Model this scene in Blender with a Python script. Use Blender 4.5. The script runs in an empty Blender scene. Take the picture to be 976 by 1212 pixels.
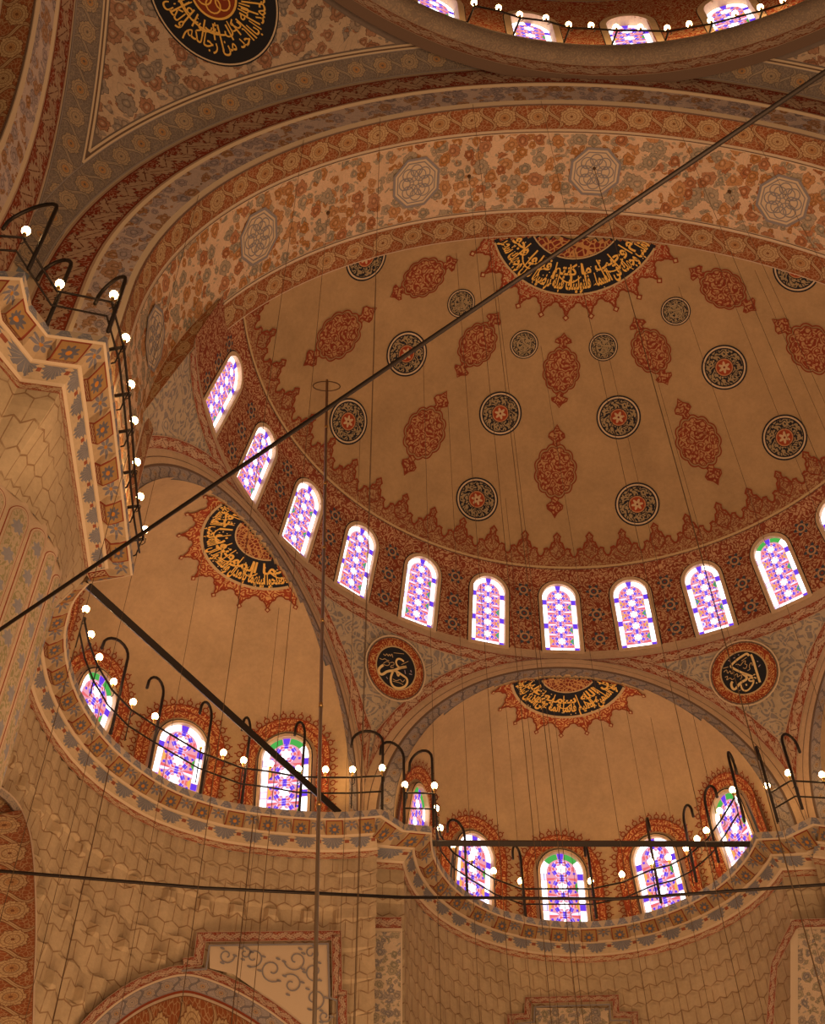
import bpy, math, random
from math import sin, cos, pi, radians, sqrt, atan2, hypot, degrees, floor, asin, acos
from mathutils import Vector as V, Matrix
random.seed(7)
scene = bpy.context.scene
COL = scene.collection
Z0 = 31.372                      # height of the half dome's window sill above the prayer hall floor
# ------------------------------------------------------------------ camera
CAM = (-6.7384, -19.3134, -29.7719); YAW, PITCH, ROLL, F = 0.05177, 0.87175, -0.01248, 1478.95
def cam_axes():
    f = V((sin(YAW)*cos(PITCH), cos(YAW)*cos(PITCH), sin(PITCH)))
    r = V((cos(YAW), -sin(YAW), 0)); u = r.cross(f)
    return cos(ROLL)*r + sin(ROLL)*u, -sin(ROLL)*r + cos(ROLL)*u, f
CR, CU, CF = cam_axes(); CP = V(CAM)
def ray(x, y):
    d = CF + ((x-488)*CR - (y-606)*CU)/F
    return CP.copy(), d.normalized()
def on_plane(x, y, n, c):
    o, d = ray(x, y); n = V(n); return o + d*((c - n.dot(o))/n.dot(d))
def on_sphere(x, y, c, R):
    o, d = ray(x, y); oc = o-V(c); b = oc.dot(d); D = b*b-oc.dot(oc)+R*R
    return o + d*(-b+sqrt(max(D, 0)))
def on_cyl(x, y, c, R, far=True):
    o, d = ray(x, y); a = d.x**2+d.y**2; ox, oy = o.x-c[0], o.y-c[1]; b = ox*d.x+oy*d.y
    D = max(b*b-a*(ox*ox+oy*oy-R*R), 0)
    return o + d*((-b+(sqrt(D) if far else -sqrt(D)))/a)
cd = bpy.data.cameras.new('camera'); cam = bpy.data.objects.new('camera', cd); COL.objects.link(cam)
cam.matrix_world = Matrix(((CR.x, CU.x, -CF.x, CP.x), (CR.y, CU.y, -CF.y, CP.y), (CR.z, CU.z, -CF.z, CP.z+Z0), (0, 0, 0, 1)))
cd.sensor_fit = 'HORIZONTAL'; cd.sensor_width = 36; cd.lens = F/976*36; cd.clip_end = 500
scene.camera = cam

# ------------------------------------------------------------------ node expressions
class X:
    def __init__(s, b, v): s.b, s.v = b, v
    def _m(s, op, *a): return s.b.math(op, s, *a)
    def __add__(s, o): return s._m('ADD', o)
    __radd__ = __add__
    def __sub__(s, o): return s._m('SUBTRACT', o)
    def __rsub__(s, o): return s.b.math('SUBTRACT', o, s)
    def __mul__(s, o): return s._m('MULTIPLY', o)
    __rmul__ = __mul__
    def __truediv__(s, o): return s._m('DIVIDE', o)
    def __lt__(s, o): return s._m('LESS_THAN', o)
    def __gt__(s, o): return s._m('GREATER_THAN', o)
    def fr(s): return s._m('FRACT')
    def fl(s): return s._m('FLOOR')
    def abs(s): return s._m('ABSOLUTE')
    def sin(s): return s._m('SINE')
    def cos(s): return s._m('COSINE')
    def sqrt(s): return s._m('SQRT')
    def max(s, o): return s._m('MAXIMUM', o)
    def min(s, o): return s._m('MINIMUM', o)
class B:
    def __init__(s, name):
        s.m = bpy.data.materials.new(name); s.m.use_nodes = True; s.t = s.m.node_tree
        s.p = s.t.nodes['Principled BSDF']; s.p.inputs['Roughness'].default_value = .8
        s.p.inputs['Specular IOR Level'].default_value = .15
        s._uv = None
    def new(s, t): return s.t.nodes.new(t)
    def link(s, a, sock):
        if isinstance(a, X): a = a.v
        if isinstance(a, (int, float)): sock.default_value = a
        elif isinstance(a, (tuple, list)): sock.default_value = (*a[:3], 1) if len(sock.default_value) == 4 else a
        else: s.t.links.new(a, sock)
    def math(s, op, *a):
        n = s.new('ShaderNodeMath'); n.operation = op
        for i, q in enumerate(a): s.link(q, n.inputs[i])
        return X(s, n.outputs[0])
    def uv(s):
        if s._uv is None:
            n = s.new('ShaderNodeUVMap'); q = s.new('ShaderNodeSeparateXYZ'); s.t.links.new(n.outputs[0], q.inputs[0])
            s._uvv = n.outputs[0]; s._uv = (X(s, q.outputs[0]), X(s, q.outputs[1]))
        return s._uv
    def vec(s, x, y, z=0):
        n = s.new('ShaderNodeCombineXYZ')
        for i, q in enumerate((x, y, z)): s.link(q, n.inputs[i])
        return n.outputs[0]
    def obj(s):
        return s.new('ShaderNodeTexCoord').outputs['Object']
    def noise(s, vec, sc, det=2, rough=.5):
        n = s.new('ShaderNodeTexNoise'); s.link(vec, n.inputs['Vector']); n.inputs['Scale'].default_value = sc
        n.inputs['Detail'].default_value = det; n.inputs['Roughness'].default_value = rough
        return X(s, n.outputs[0])
    def voro(s, vec, sc, feat='F1', rnd=1.0):
        n = s.new('ShaderNodeTexVoronoi'); n.feature = feat; s.link(vec, n.inputs['Vector']); n.inputs['Scale'].default_value = sc
        n.inputs['Randomness'].default_value = rnd
        if feat == 'DISTANCE_TO_EDGE': return X(s, n.outputs['Distance'])
        return X(s, n.outputs['Distance']), n.outputs['Color'], n.outputs['Position']
    def sep(s, v):
        q = s.new('ShaderNodeSeparateXYZ'); s.t.links.new(v, q.inputs[0]); return [X(s, o) for o in q.outputs]
    def mix(s, f, a, b):
        n = s.new('ShaderNodeMix'); n.data_type = 'RGBA'; s.link(f, n.inputs[0]); s.link(a, n.inputs[6]); s.link(b, n.inputs[7])
        return X(s, n.outputs[2])
    def step(s, x, a, b):
        n = s.new('ShaderNodeMapRange'); s.link(x, n.inputs[0]); n.inputs[1].default_value = a; n.inputs[2].default_value = b
        return X(s, n.outputs[0])
    def done(s, col, bump=None):
        # age: large soft stains and fine grain on every painted plaster
        o = s.obj(); n1 = s.step(s.noise(o, .7, 6, .7), .3, .7); n2 = s.noise(o, 9, 3, .7)
        k = n1*.26+n2*.34+.68
        n = s.new('ShaderNodeMix'); n.data_type = 'RGBA'; n.blend_type = 'MULTIPLY'; n.inputs[0].default_value = 1
        s.link(col, n.inputs[6]); s.t.links.new(s.vec(k, k, k), n.inputs[7])
        s.t.links.new(n.outputs[2], s.p.inputs['Base Color'])
        if bump is not None:
            bn = s.new('ShaderNodeBump'); bn.inputs['Strength'].default_value = .6; bn.inputs['Distance'].default_value = .05
            s.link(bump, bn.inputs['Height']); s.t.links.new(bn.outputs[0], s.p.inputs['Normal'])
        return s.m
def polar(b, x, y):
    return (x*x+y*y).sqrt(), b.math('ARCTAN2', y, x)

PL = (.60, .44, .28); CREAM = (.70, .55, .40); TAN = (.56, .39, .22); RED = (.32, .055, .022); DRED = (.20, .035, .02)
GREY = (.25, .235, .25); BLUE = (.10, .115, .17); OLIVE = (.30, .26, .15); RUST = (.47, .15, .045); GOLD = (.85, .50, .12); DARK = (.022, .022, .028)
LAV = (.46, .38, .36)

def flat(name, c, rough=.8, metal=0.0, spec=.15):
    b = B(name); b.p.inputs['Base Color'].default_value = (*c, 1); b.p.inputs['Roughness'].default_value = rough
    b.p.inputs['Metallic'].default_value = metal; b.p.inputs['Specular IOR Level'].default_value = spec
    return b.m
def plaster(name, c): b = B(name); return b.done(c)

def scroll(name, bg, fl, fl2, leaf, line, edge):
    """rows of round blossoms between S shaped leaves; u counts cells, v runs 0..1 across the band"""
    b = B(name); u, v = b.uv(); n0 = b.noise(b.vec(u, v), 3.5, 2)
    x = u.fr()-.5; y = v-.5; cell = u.fl()
    r, th = polar(b, x+(n0-.5)*.05, y*1.02+(n0-.5)*.05)
    k2 = (cell*.5).fr()*2; k3 = (cell/3).fr()*3
    pr = .31 + .022*(th*(7)+k3*2).cos() + .014*(th*19).cos() + k2*.015
    d = x - .5*b.math('SIGN', x) + (y*5.6).sin()*.24
    wv = 1-(y*2).abs()
    leafm = d.abs() < (.075*wv+.04)
    leafl = d.abs() < (.05*wv+.018)
    vein = d.abs() < .008
    curl = b.voro(b.vec(u, v), 8.5, 'DISTANCE_TO_EDGE')
    col = b.mix((curl < .06)*.6, bg, leaf)
    col = b.mix(leafm, col, line); col = b.mix(leafl, col, leaf); col = b.mix(vein, col, line)
    col = b.mix(r < pr+.028, col, line); col = b.mix(r < pr, col, fl)
    pet = ((th*(8)+k2*1.2).sin().abs() < .18)*(r > .15)
    ring = ((r-.16).abs() < .016).max(pet*(r < pr)).max(((r-.25).abs() < .010))
    col = b.mix(ring*.7, col, line)
    col = b.mix((r < .13)*(k3 > .5), col, fl2); col = b.mix((r < .13)*((th*6).sin().abs() < .3), col, line); col = b.mix(r < .045, col, line)
    e = (y.abs() > .462); col = b.mix(e, col, edge); col = b.mix(((y.abs()-.455).abs() < .007), col, line)
    return b.done(col)
def leafy(name, bg, leaf, line):
    """a running row of slanting leaves along a wavy stem"""
    b = B(name); u, v = b.uv(); y = v-.5; n = b.noise(b.vec(u, v), 4, 2)
    col = bg
    stem = (y-(u*2*pi).sin()*.16).abs() < .035
    col = b.mix(stem, col, leaf)
    for off, sg in ((0, 1), (.5, -1)):
        x = (u+off).fr()-.5
        a = x*cos(.5)+y*.75*sg*sin(.5); c = y*.75*cos(.5)-x*sg*sin(.5)
        lob = 1+.22*(a*34).sin()
        w_ = (.15-(a*a)*.85)*lob
        inn = (c-.06*sg).abs() < w_
        col = b.mix((c-.06*sg).abs() < (w_+.03), col, line); col = b.mix(inn, col, leaf); col = b.mix(inn*((c-.06*sg).abs() < .012), col, line)
    cu = (n*40).sin() > .55
    col = b.mix(cu*.75*(y.abs() < .4), col, leaf)
    col = b.mix(y.abs() > .44, col, leaf); col = b.mix((y.abs()-.43).abs() < .012, col, line)
    return b.done(col)
def arab(name, bg, fg, sc=1.0, fill=.0, flowers=None):
    """tendrils: contour curls of a noise field plus small palmettes; uv in metres"""
    b = B(name); u, v = b.uv(); vec = b.vec(u, v)
    n = b.noise(vec, 2.3*sc, 1, .4); c = (n*46).sin()
    fine = b.voro(b.vec(u+n*.4, v+n*.4), 4.6*sc, 'DISTANCE_TO_EDGE')
    m = (c > fill)*(fine > .045); d, cc, _ = b.voro(vec, 2.6*sc, 'F1', .6)
    m = m.max(d < .15)
    col = b.mix(m, bg, fg)
    if flowers is not None:
        # a column of three dark blossoms midway between neighbouring windows (u counts windows, v metres)
        x = ((u/flowers[1]).fr()-.5)*flowers[1]; y = ((v*1.05).fr()-.5)*.95
        r, th = polar(b, x, y); pr = .22+.07*(th*6).cos()
        f = (r < pr)*(v < 2.75)*(v > .15)
        col = b.mix(f, col, flowers[0]); col = b.mix(f*((r-.14).abs() < .035), col, fg); col = b.mix(f*(r < .05), col, bg)
    return b.done(col)
def floral(name, bg, cols, sc, leafc, fillr=.40):
    """loose bunches of blossoms and leaves on a pale ground; uv in metres"""
    b = B(name); u0, v0 = b.uv(); w0 = b.noise(b.vec(u0, v0), 3.0, 1); w1 = b.noise(b.vec(v0, u0), 3.0, 1)
    u = u0+(w0-.5)*.22; v = v0+(w1-.5)*.22
    vec = b.vec(u, v)
    stem = (((b.noise(vec, .9*sc, 0)*42).sin().abs()) < .10)
    col = b.mix(stem*.7, bg, leafc)
    lf = b.voro(b.vec(u*1.0+v*.45, v*1.7-u*.5), sc*1.9, 'F1', 1)
    lm = (lf[0] < .27)*(b.noise(vec, 1.5, 1) > .40); l2 = b.sep(lf[1])[0]
    col = b.mix(lm*.9, col, b.mix(l2 > .5, leafc, cols[2]))
    for k, (sf, th_) in enumerate(((1.65, .45), (1.0, .22))):
        d, cc, pos = b.voro(b.vec(u+k*.37, v), sc*sf, 'F1', .9)
        px, py, _ = b.sep(pos); x = u+k*.37-px; y = v-py
        r, th = polar(b, x, y); r = r*(sc*sf); cr, cg, cb = b.sep(cc)
        pr = (fillr-.07)*(.75+cg*.42)+.028*(th*6+cr*6).cos()+.018*(th*13).cos()
        fc = b.mix(cr > .45, cols[0], cols[1]); fc = b.mix(cb > .66, fc, cols[2]); fc = b.mix(.25*cg, fc, bg)
        ex = cb*1.0; on = (r < pr)*(cr+cb > th_*2)
        dk = b.mix(.55, fc, (.04, .025, .02))
        col = b.mix((r < pr+.03)*(cr+cb > th_*2), col, dk); col = b.mix(on, col, fc)
        mk = ((th*(5)+cr*6).sin().abs() < .25)*(r > .1); col = b.mix(on*mk*.5, col, dk)
        col = b.mix(on*((r-.17).abs() < .03)*.8, col, dk); col = b.mix(on*(r < .06), col, b.mix(.7, cols[1], bg))
    return b.done(col)
def roundel(name, big):
    b = B(name); u, v = b.uv(); r, th = polar(b, u, v)
    n = b.noise(b.vec(u, v), 3.2, 1); c = ((n*38).sin()+(th*8).cos()*.55) > -.15
    col = b.mix(c, DARK, (.33, .24, .13))
    dd = b.voro(b.vec(th*1.35, r*2.2), 2.2, 'F1', .2)[0]; col = b.mix((dd < .2)*(r > .5), col, (.36, .25, .13))
    if big:
        col = b.mix(r < .42, col, DARK); col = b.mix(r < .385, col, (.45, .2, .09)); col = b.mix(r < .33, col, RED)
        col = b.mix((r < (.2+.07*(th*6).cos())), col, TAN)
        col = b.mix(r < .05, col, DRED)
    else:
        col = b.mix((r-.45).abs() < .03, col, (.38, .28, .16)); col = b.mix((r < .4)*((th*6).cos() > .2), col, (.33, .24, .13))
    col = b.mix(r > .80, col, DARK); col = b.mix(r > .86, col, PL); col = b.mix(r > .93, col, DARK)
    return b.done(col)
def stars(name, bg, fg):
    b = B(name); u, v = b.uv(); e = b.voro(b.vec(u, v), 5, 'DISTANCE_TO_EDGE', .85); d = b.voro(b.vec(u, v), 5, 'F1', .85)[0]
    col = b.mix(e < .10, bg, fg); col = b.mix(d < .14, col, fg); return b.done(col)
def palmette(name, bg, fg):
    b = B(name); u, v = b.uv(); x = (u.fr()-.5); n = b.noise(b.vec(u, v), 6, 2)
    r, th = polar(b, x, (v-.02)*.62)
    w_ = .40*(1-v*v*.75)+.05*(v*26).sin()
    m = (x.abs() < w_)*(v > .08)*(v < .86+.1*(x*40).cos()); vein = ((th*11).sin().abs() < .16)*(r > .12)
    col = b.mix(m, bg, fg); col = b.mix(m*vein*.7, col, bg); col = b.mix((x.abs() > .42)*(v > .25)*(v < .5), col, (.30, .09, .05)); return b.done(col)
def lip(name):
    b = B(name); u, v = b.uv(); x = (u.fr()-.5).abs()
    m = x < (.30+(v-.5)*.25); n = b.noise(b.vec(u, v), 5, 1) > .56
    col = b.mix(m, (.55, .42, .30), (.24, .23, .27)); col = b.mix(n*m, col, (.40, .36, .34)); return b.done(col)
def bracket(name):
    b = B(name); u, v = b.uv(); x = (u.fr()-.5)*1.0; blk = x.abs() < .26
    r, th = polar(b, x*.95, (v-.40)*.60); fl = r < (.135+.028*(th*9).cos())
    a = b.mix(v > .74, (.36, .20, .075), DRED); sc_ = ((u*40).sin()*(v*60).cos() > -.1)*(v > .78)*(v < .95); a = b.mix(sc_, a, (.50, .34, .20))
    a = b.mix(fl, a, (.13, .115, .13)); a = b.mix(r < .05, a, (.52, .20, .03)); a = b.mix((x.abs() > .225).max(v < .05), a, (.24, .05, .025))
    x2 = ((u+.5).fr()-.5)
    r2, t2 = polar(b, x2*1.05, (v-.45)*.60); lf = r2 < (.17+.055*(t2*7).cos())
    g = b.mix(lf, (.46, .32, .19), (.19, .175, .20)); g = b.mix(lf*((t2*7+3.14).cos() > .8), g, (.4, .3, .2))
    g = b.mix(r2 < .045, g, (.45, .2, .04))
    return b.done(b.mix(blk, g, a))
def stone(name, c=(.58, .43, .27), line=(.25, .13, .06), cw=.42, rh=.52):
    """dressed stone: courses whose joints zigzag, each with staggered upright joints; uv in metres"""
    b = B(name); u, v = b.uv(); uu = u/cw
    tri = ((uu.fr()-.5).abs()*2-.5); vv = v/rh+tri*.22; row = vv.fl()
    j = (vv.fr() < .075); st = (uu+.5*(row*.5).fr()*2).fr(); w = (st-.5).abs() > .47
    m = (j.max(w))*b.step(b.noise(b.vec(u, v), 3, 2), .25, .5)
    n = b.noise(b.vec(row*3.1, uu.fl()*1.7, 0), 3, 0)
    cc = b.mix(n*.6, c, (c[0]*.72, c[1]*.68, c[2]*.6))
    return b.done(b.mix(m*.75, cc, line), bump=(1-j.max(w)))
def emit(name, c, s):
    m = bpy.data.materials.new(name); m.use_nodes = True; t = m.node_tree; t.nodes.clear()
    e = t.nodes.new('ShaderNodeEmission'); e.inputs[0].default_value = (*c, 1); e.inputs[1].default_value = s
    o = t.nodes.new('ShaderNodeOutputMaterial'); t.links.new(e.outputs[0], o.inputs[0]); return m

M = dict(
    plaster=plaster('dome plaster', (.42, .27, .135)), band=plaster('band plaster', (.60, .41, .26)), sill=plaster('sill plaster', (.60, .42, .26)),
    exedra=plaster('exedra plaster', (.46, .305, .165)), drum=arab('window drum arabesque', (.25, .055, .028), (.50, .29, .16), 1.35, -.15, ((.06, .075, .10), 2.57)),
    red_arab=arab('red arabesque', RED, (.52, .33, .17), 1.7, .0), fringe=arab('fringe arabesque', (.25, .075, .035), (.40, .24, .12), 1.5, -.4),
    orange_arab=arab('orange red arabesque', RED, (.62, .34, .13), 1.3, .1),
    cart=arab('cartouche arabesque', (.24, .045, .02), (.44, .24, .11), 1.25, -.15),
    vine=arab('grey vine', (.48, .37, .26), (.26, .22, .20), .8, .1), red_line=flat('red paint', (.25, .05, .02)), brown_line=flat('brown paint', (.16, .10, .07)),
    tan=flat('tan paint', (.55, .38, .2)), dark=flat('near black paint', DARK), gold=flat('gold paint', GOLD), palegold=flat('pale gold paint', (.80, .58, .28)),
    cream=flat('cream paint', (.66, .50, .34)), grey=flat('grey paint', (.27, .24, .24)), lilac=flat('lilac flecks', (.42, .32, .38)),
    soffit=floral('floral soffit', (.68, .46, .30), ((.40, .15, .06), (.46, .20, .06), (.34, .28, .20)), 1.75, (.38, .31, .22), .44),
    scroll_red=scroll('red brown scroll', (.28, .085, .03), (.50, .33, .17), (.45, .24, .10), (.48, .32, .17), (.20, .08, .035), (.58, .43, .30)),
    scroll_grey=scroll('grey scroll', (.21, .165, .14), (.42, .30, .19), (.48, .25, .10), (.38, .29, .21), (.16, .12, .10), (.30, .25, .23)),
    lavender=floral('lavender band', (.60, .46, .40), ((.36, .29, .30), (.42, .33, .33), (.44, .22, .10)), 1.8, (.36, .29, .29), .42),
    leafy=leafy('red leafy band', (.27, .045, .02), (.50, .33, .22), (.15, .04, .025)),
    leafy2=leafy('brown leafy band', (.30, .10, .05), (.52, .36, .25), (.2, .07, .04)),
    pend=floral('pendentive floral field', (.56, .40, .28), ((.33, .25, .20), (.28, .23, .20), (.36, .17, .10)), 1.3, (.32, .25, .20), .40),
    darkgrey=scroll('rim grey scroll', (.20, .15, .125), (.26, .19, .14), (.42, .24, .10), (.27, .20, .15), (.15, .11, .09), (.24, .18, .15)),
    torus=arab('rim moulding vine', (.27, .20, .15), (.36, .26, .18), 1.6, .0),
    arch_grey=scroll('grey chain band', (.38, .31, .28), (.45, .35, .28), (.5, .3, .15), (.22, .19, .19), (.15, .12, .12), (.30, .25, .24)),
    roundel=roundel('large roundel', True), roundel_small=roundel('small roundel', False), stars=stars('star network', DRED, (.52, .27, .10)),
    lip=lip('cornice lip'), bracket=bracket('cornice brackets'), palmette=palmette('palmette fringe', (.56, .41, .26), (.20, .19, .21)),
    strip=leafy('thin red scroll', (.36, .09, .04), (.60, .42, .26), (.25, .06, .03)),
    stone=stone('dressed stone'), stone_big=stone('large stone facets', cw=.95, rh=.9), iron=flat('black iron', (.035, .025, .02), .5, .6, .3), steel=flat('galvanised pipe', (.33, .25, .18), .45, .7, .4),
    brass=flat('brass holder', (.6, .36, .12), .35, .9, .5), wire=flat('wire', (.15, .09, .05), .6, .3),
    bulb=emit('glowing bulb', (1, .62, .26), 36), lead=emit('rose glass field', (.90, .36, .46), 1.0),
    g_white=emit('white daylight glass', (1, .96, 1), 3.0), g_purple=emit('violet glass', (.16, .055, .85), 1.0), g_red=emit('rose red glass', (.90, .16, .17), 1.0),
    g_green=emit('green glass', (.10, .55, .10), .8), g_yellow=emit('amber glass', (1, .50, .10), .95), g_pale=emit('pale lilac glass', (.72, .66, 1), 1.5),
    reveal=plaster('window reveal plaster', (.66, .47, .30)), carpet=plaster('red carpet', (.35, .05, .04)),
)

# ------------------------------------------------------------------ mesh builder
class MB:
    def __init__(s): s.v, s.f, s.mi, s.uv, s.mats = [], [], [], [], []
    def m(s, mat):
        mat = M[mat]
        if mat not in s.mats: s.mats.append(mat)
        return s.mats.index(mat)
    def add(s, vs, fs, mat, uvs=None):
        k = len(s.v); s.v += [tuple(p) for p in vs]; i = s.m(mat)
        for f in fs:
            s.f.append([k+q for q in f]); s.mi.append(i)
            s.uv += [uvs[q] if uvs else (0, 0) for q in f]
    def grid(s, fn, us, vs, mat, uvf=None, skip=None):
        P, U, Fc = [], [], []; n = len(vs)
        for a in us:
            for c in vs: P.append(fn(a, c)); U.append(uvf(a, c) if uvf else (a, c))
        for i in range(len(us)-1):
            for j in range(n-1):
                if skip and skip((us[i]+us[i+1])/2, (vs[j]+vs[j+1])/2): continue
                Fc.append((i*n+j, (i+1)*n+j, (i+1)*n+j+1, i*n+j+1))
        s.add(P, Fc, mat, U)
    def ribbon(s, pts, w, fn, mat, closed=False, lift=None):
        """painted line: 2D polyline widened and carried onto the surface by fn"""
        n = len(pts); L, Fc, U = [], [], []; acc = 0
        for i in range(n):
            a = pts[i-1] if (i or closed) else pts[i]; c = pts[(i+1) % n] if (i < n-1 or closed) else pts[i]
            dx, dy = c[0]-a[0], c[1]-a[1]; l = hypot(dx, dy) or 1; nx, ny = -dy/l*w/2, dx/l*w/2
            if i: acc += hypot(pts[i][0]-pts[i-1][0], pts[i][1]-pts[i-1][1])
            L += [fn(pts[i][0]+nx, pts[i][1]+ny), fn(pts[i][0]-nx, pts[i][1]-ny)]; U += [(acc, 0), (acc, 1)]
        for i in range(n-1+(1 if closed else 0)):
            j = (i+1) % n; Fc.append((2*i, 2*j, 2*j+1, 2*i+1))
        s.add(L, Fc, mat, U)
    def star(s, pts, fn, mat, c=(0, 0), rings=4, uvs=1.0, r0=0.0):
        n = len(pts); P, U, Fc = [], [], []
        for k in range(rings+1):
            t = r0+(1-r0)*k/rings
            for (x, y) in pts:
                q = (c[0]+(x-c[0])*t, c[1]+(y-c[1])*t); P.append(fn(*q)); U.append((q[0]*uvs, q[1]*uvs))
        for k in range(rings):
            for i in range(n):
                j = (i+1) % n; Fc.append((k*n+i, k*n+j, (k+1)*n+j, (k+1)*n+i))
        s.add(P, Fc, mat, U)
    def tube(s, pts, r, mat, n=6, cap=True):
        P, Fc = [], []; k = len(pts); up0 = None
        for i, p in enumerate(pts):
            p = V(p); d = (V(pts[min(i+1, k-1)])-V(pts[max(i-1, 0)])).normalized()
            a = V((0, 0, 1)) if abs(d.z) < .9 else V((1, 0, 0))
            x = d.cross(a).normalized()
            if up0 is not None and x.dot(up0) < 0: x = -x
            up0 = x; y = d.cross(x).normalized()
            rr = r[i] if isinstance(r, (list, tuple)) else r
            for q in range(n): P.append(p+x*(rr*cos(2*pi*q/n))+y*(rr*sin(2*pi*q/n)))
        for i in range(k-1):
            for q in range(n): Fc.append((i*n+q, i*n+(q+1) % n, (i+1)*n+(q+1) % n, (i+1)*n+q))
        if cap: Fc += [tuple(range(n))[::-1], tuple((k-1)*n+q for q in range(n))]
        s.add(P, Fc, mat)
    def lathe(s, prof, mat, n=10, c=(0, 0, 0)):
        P, Fc = [], []
        for r, z in prof:
            for q in range(n): P.append((c[0]+r*cos(2*pi*q/n), c[1]+r*sin(2*pi*q/n), c[2]+z))
        for i in range(len(prof)-1):
            for q in range(n): Fc.append((i*n+q, i*n+(q+1) % n, (i+1)*n+(q+1) % n, (i+1)*n+q))
        s.add(P, Fc, mat)
    def clip(s, keep):
        nf, nm, nu, k = [], [], [], 0
        for f, m in zip(s.f, s.mi):
            if all(keep(s.v[q]) for q in f): nf.append(f); nm.append(m); nu += s.uv[k:k+len(f)]
            k += len(f)
        s.f, s.mi, s.uv = nf, nm, nu
    def build(s, name, parent=None, smooth=False, world=True, **kw):
        me = bpy.data.meshes.new(name)
        dz = Z0 if world else 0
        me.from_pydata([(p[0], p[1], p[2]+dz) for p in s.v], [], s.f); me.update()
        for m in s.mats: me.materials.append(m)
        me.polygons.foreach_set('material_index', s.mi)
        ul = me.uv_layers.new(name='UVMap')
        ul.data.foreach_set('uv', [q for t in s.uv for q in t])
        if smooth: me.polygons.foreach_set('use_smooth', [True]*len(me.polygons))
        o = bpy.data.objects.new(name, me); COL.objects.link(o)
        if parent is not None:
            o.parent = parent
            if world: o.matrix_parent_inverse = parent.matrix_world.inverted() if parent.type != 'EMPTY' else Matrix.Translation(-parent.location)
        for k, v in kw.items(): o[k] = v
        return o
def lin(a, b, n): return [a+(b-a)*i/n for i in range(n+1)]
def tag(o, label, cat, group=None):
    o['label'] = label; o['category'] = cat
    if group: o['group'] = group
    return o
def empty(name, loc=(0, 0, 0), **kw):
    o = bpy.data.objects.new(name, None); o.location = loc; COL.objects.link(o)
    for k, v in kw.items(): o[k] = v
    return o
def ordinal(n):
    w = 'first second third fourth fifth sixth seventh eighth ninth tenth eleventh twelfth thirteenth fourteenth fifteenth sixteenth seventeenth eighteenth nineteenth twentieth'.split()
    return w[n] if n < 20 else 'twenty-'+w[n-20]
def circ(r, n, c=(0, 0), a0=0, a1=2*pi, full=True):
    return [(c[0]+r*cos(a0+(a1-a0)*i/n), c[1]+r*sin(a0+(a1-a0)*i/n)) for i in range(n if full else n+1)]
def lobed(n, r0, r1, sub=10, tip=.35, phase=0.0):
    """closed outline with n pointed ogee lobes reaching r1 and valleys at r0"""
    o = []
    prof = [(0, 0), (.08, .02), (.16, .12), (.20, .28), (.27, .36), (.34, .38), (.37, .50), (.42, .60), (.45, .80), (.5, 1)]
    prof = prof+[(1-a, h) for a, h in prof[::-1][1:-1]]
    for k in range(n):
        for a, h in prof:
            t = 2*pi*(k+a)/n+phase; r = r0+(r1-r0)*h; o.append((r*cos(t), r*sin(t)))
    return o

# ------------------------------------------------------------------ Arabic lettering
FORMS = {}
_i = 'ا:FE8D,FE8E,,|ب:FE8F,FE90,FE91,FE92|ت:FE95,FE96,FE97,FE98|ث:FE99,FE9A,FE9B,FE9C|ج:FE9D,FE9E,FE9F,FEA0|ح:FEA1,FEA2,FEA3,FEA4|خ:FEA5,FEA6,FEA7,FEA8|د:FEA9,FEAA,,|ذ:FEAB,FEAC,,|ر:FEAD,FEAE,,|ز:FEAF,FEB0,,|س:FEB1,FEB2,FEB3,FEB4|ش:FEB5,FEB6,FEB7,FEB8|ص:FEB9,FEBA,FEBB,FEBC|ض:FEBD,FEBE,FEBF,FEC0|ط:FEC1,FEC2,FEC3,FEC4|ظ:FEC5,FEC6,FEC7,FEC8|ع:FEC9,FECA,FECB,FECC|غ:FECD,FECE,FECF,FED0|ف:FED1,FED2,FED3,FED4|ق:FED5,FED6,FED7,FED8|ك:FED9,FEDA,FEDB,FEDC|ل:FEDD,FEDE,FEDF,FEE0|م:FEE1,FEE2,FEE3,FEE4|ن:FEE5,FEE6,FEE7,FEE8|ه:FEE9,FEEA,FEEB,FEEC|و:FEED,FEEE,,|ي:FEF1,FEF2,FEF3,FEF4|ى:FEEF,FEF0,,|ة:FE93,FE94,,|ئ:FE89,FE8A,FE8B,FE8C'
for e in _i.split('|'):
    c, f = e.split(':'); FORMS[c] = [chr(int(q, 16)) if q else None for q in f.split(',')]
def shape(s):
    out = []
    for i, c in enumerate(s):
        if c not in FORMS: out.append(c); continue
        pv = s[i-1] if i else ' '; nx = s[i+1] if i+1 < len(s) else ' '
        jp = pv in FORMS and FORMS[pv][2] is not None; jn = nx in FORMS and FORMS[c][2] is not None
        out.append(FORMS[c][3] if jp and jn else FORMS[c][1] if jp else FORMS[c][2] if jn else FORMS[c][0])
    return ''.join(out[::-1])
def text_mesh(s, bold=.0):
    c = bpy.data.curves.new('lettering', 'FONT'); c.body = shape(s); c.resolution_u = 3; c.offset = bold
    o = bpy.data.objects.new('lettering', c); COL.objects.link(o)
    dg = bpy.context.evaluated_depsgraph_get(); ev = o.evaluated_get(dg); me = ev.to_mesh()
    vs = [(v.co.x, v.co.y) for v in me.vertices]; fs = [tuple(p.vertices) for p in me.polygons]
    ev.to_mesh_clear(); bpy.data.objects.remove(o); bpy.data.curves.remove(c)
    x0 = min(v[0] for v in vs); x1 = max(v[0] for v in vs); y0 = min(v[1] for v in vs); y1 = max(v[1] for v in vs)
    return [((x-x0)/(x1-x0), (y-y0)/(y1-y0)) for x, y in vs], fs
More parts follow.
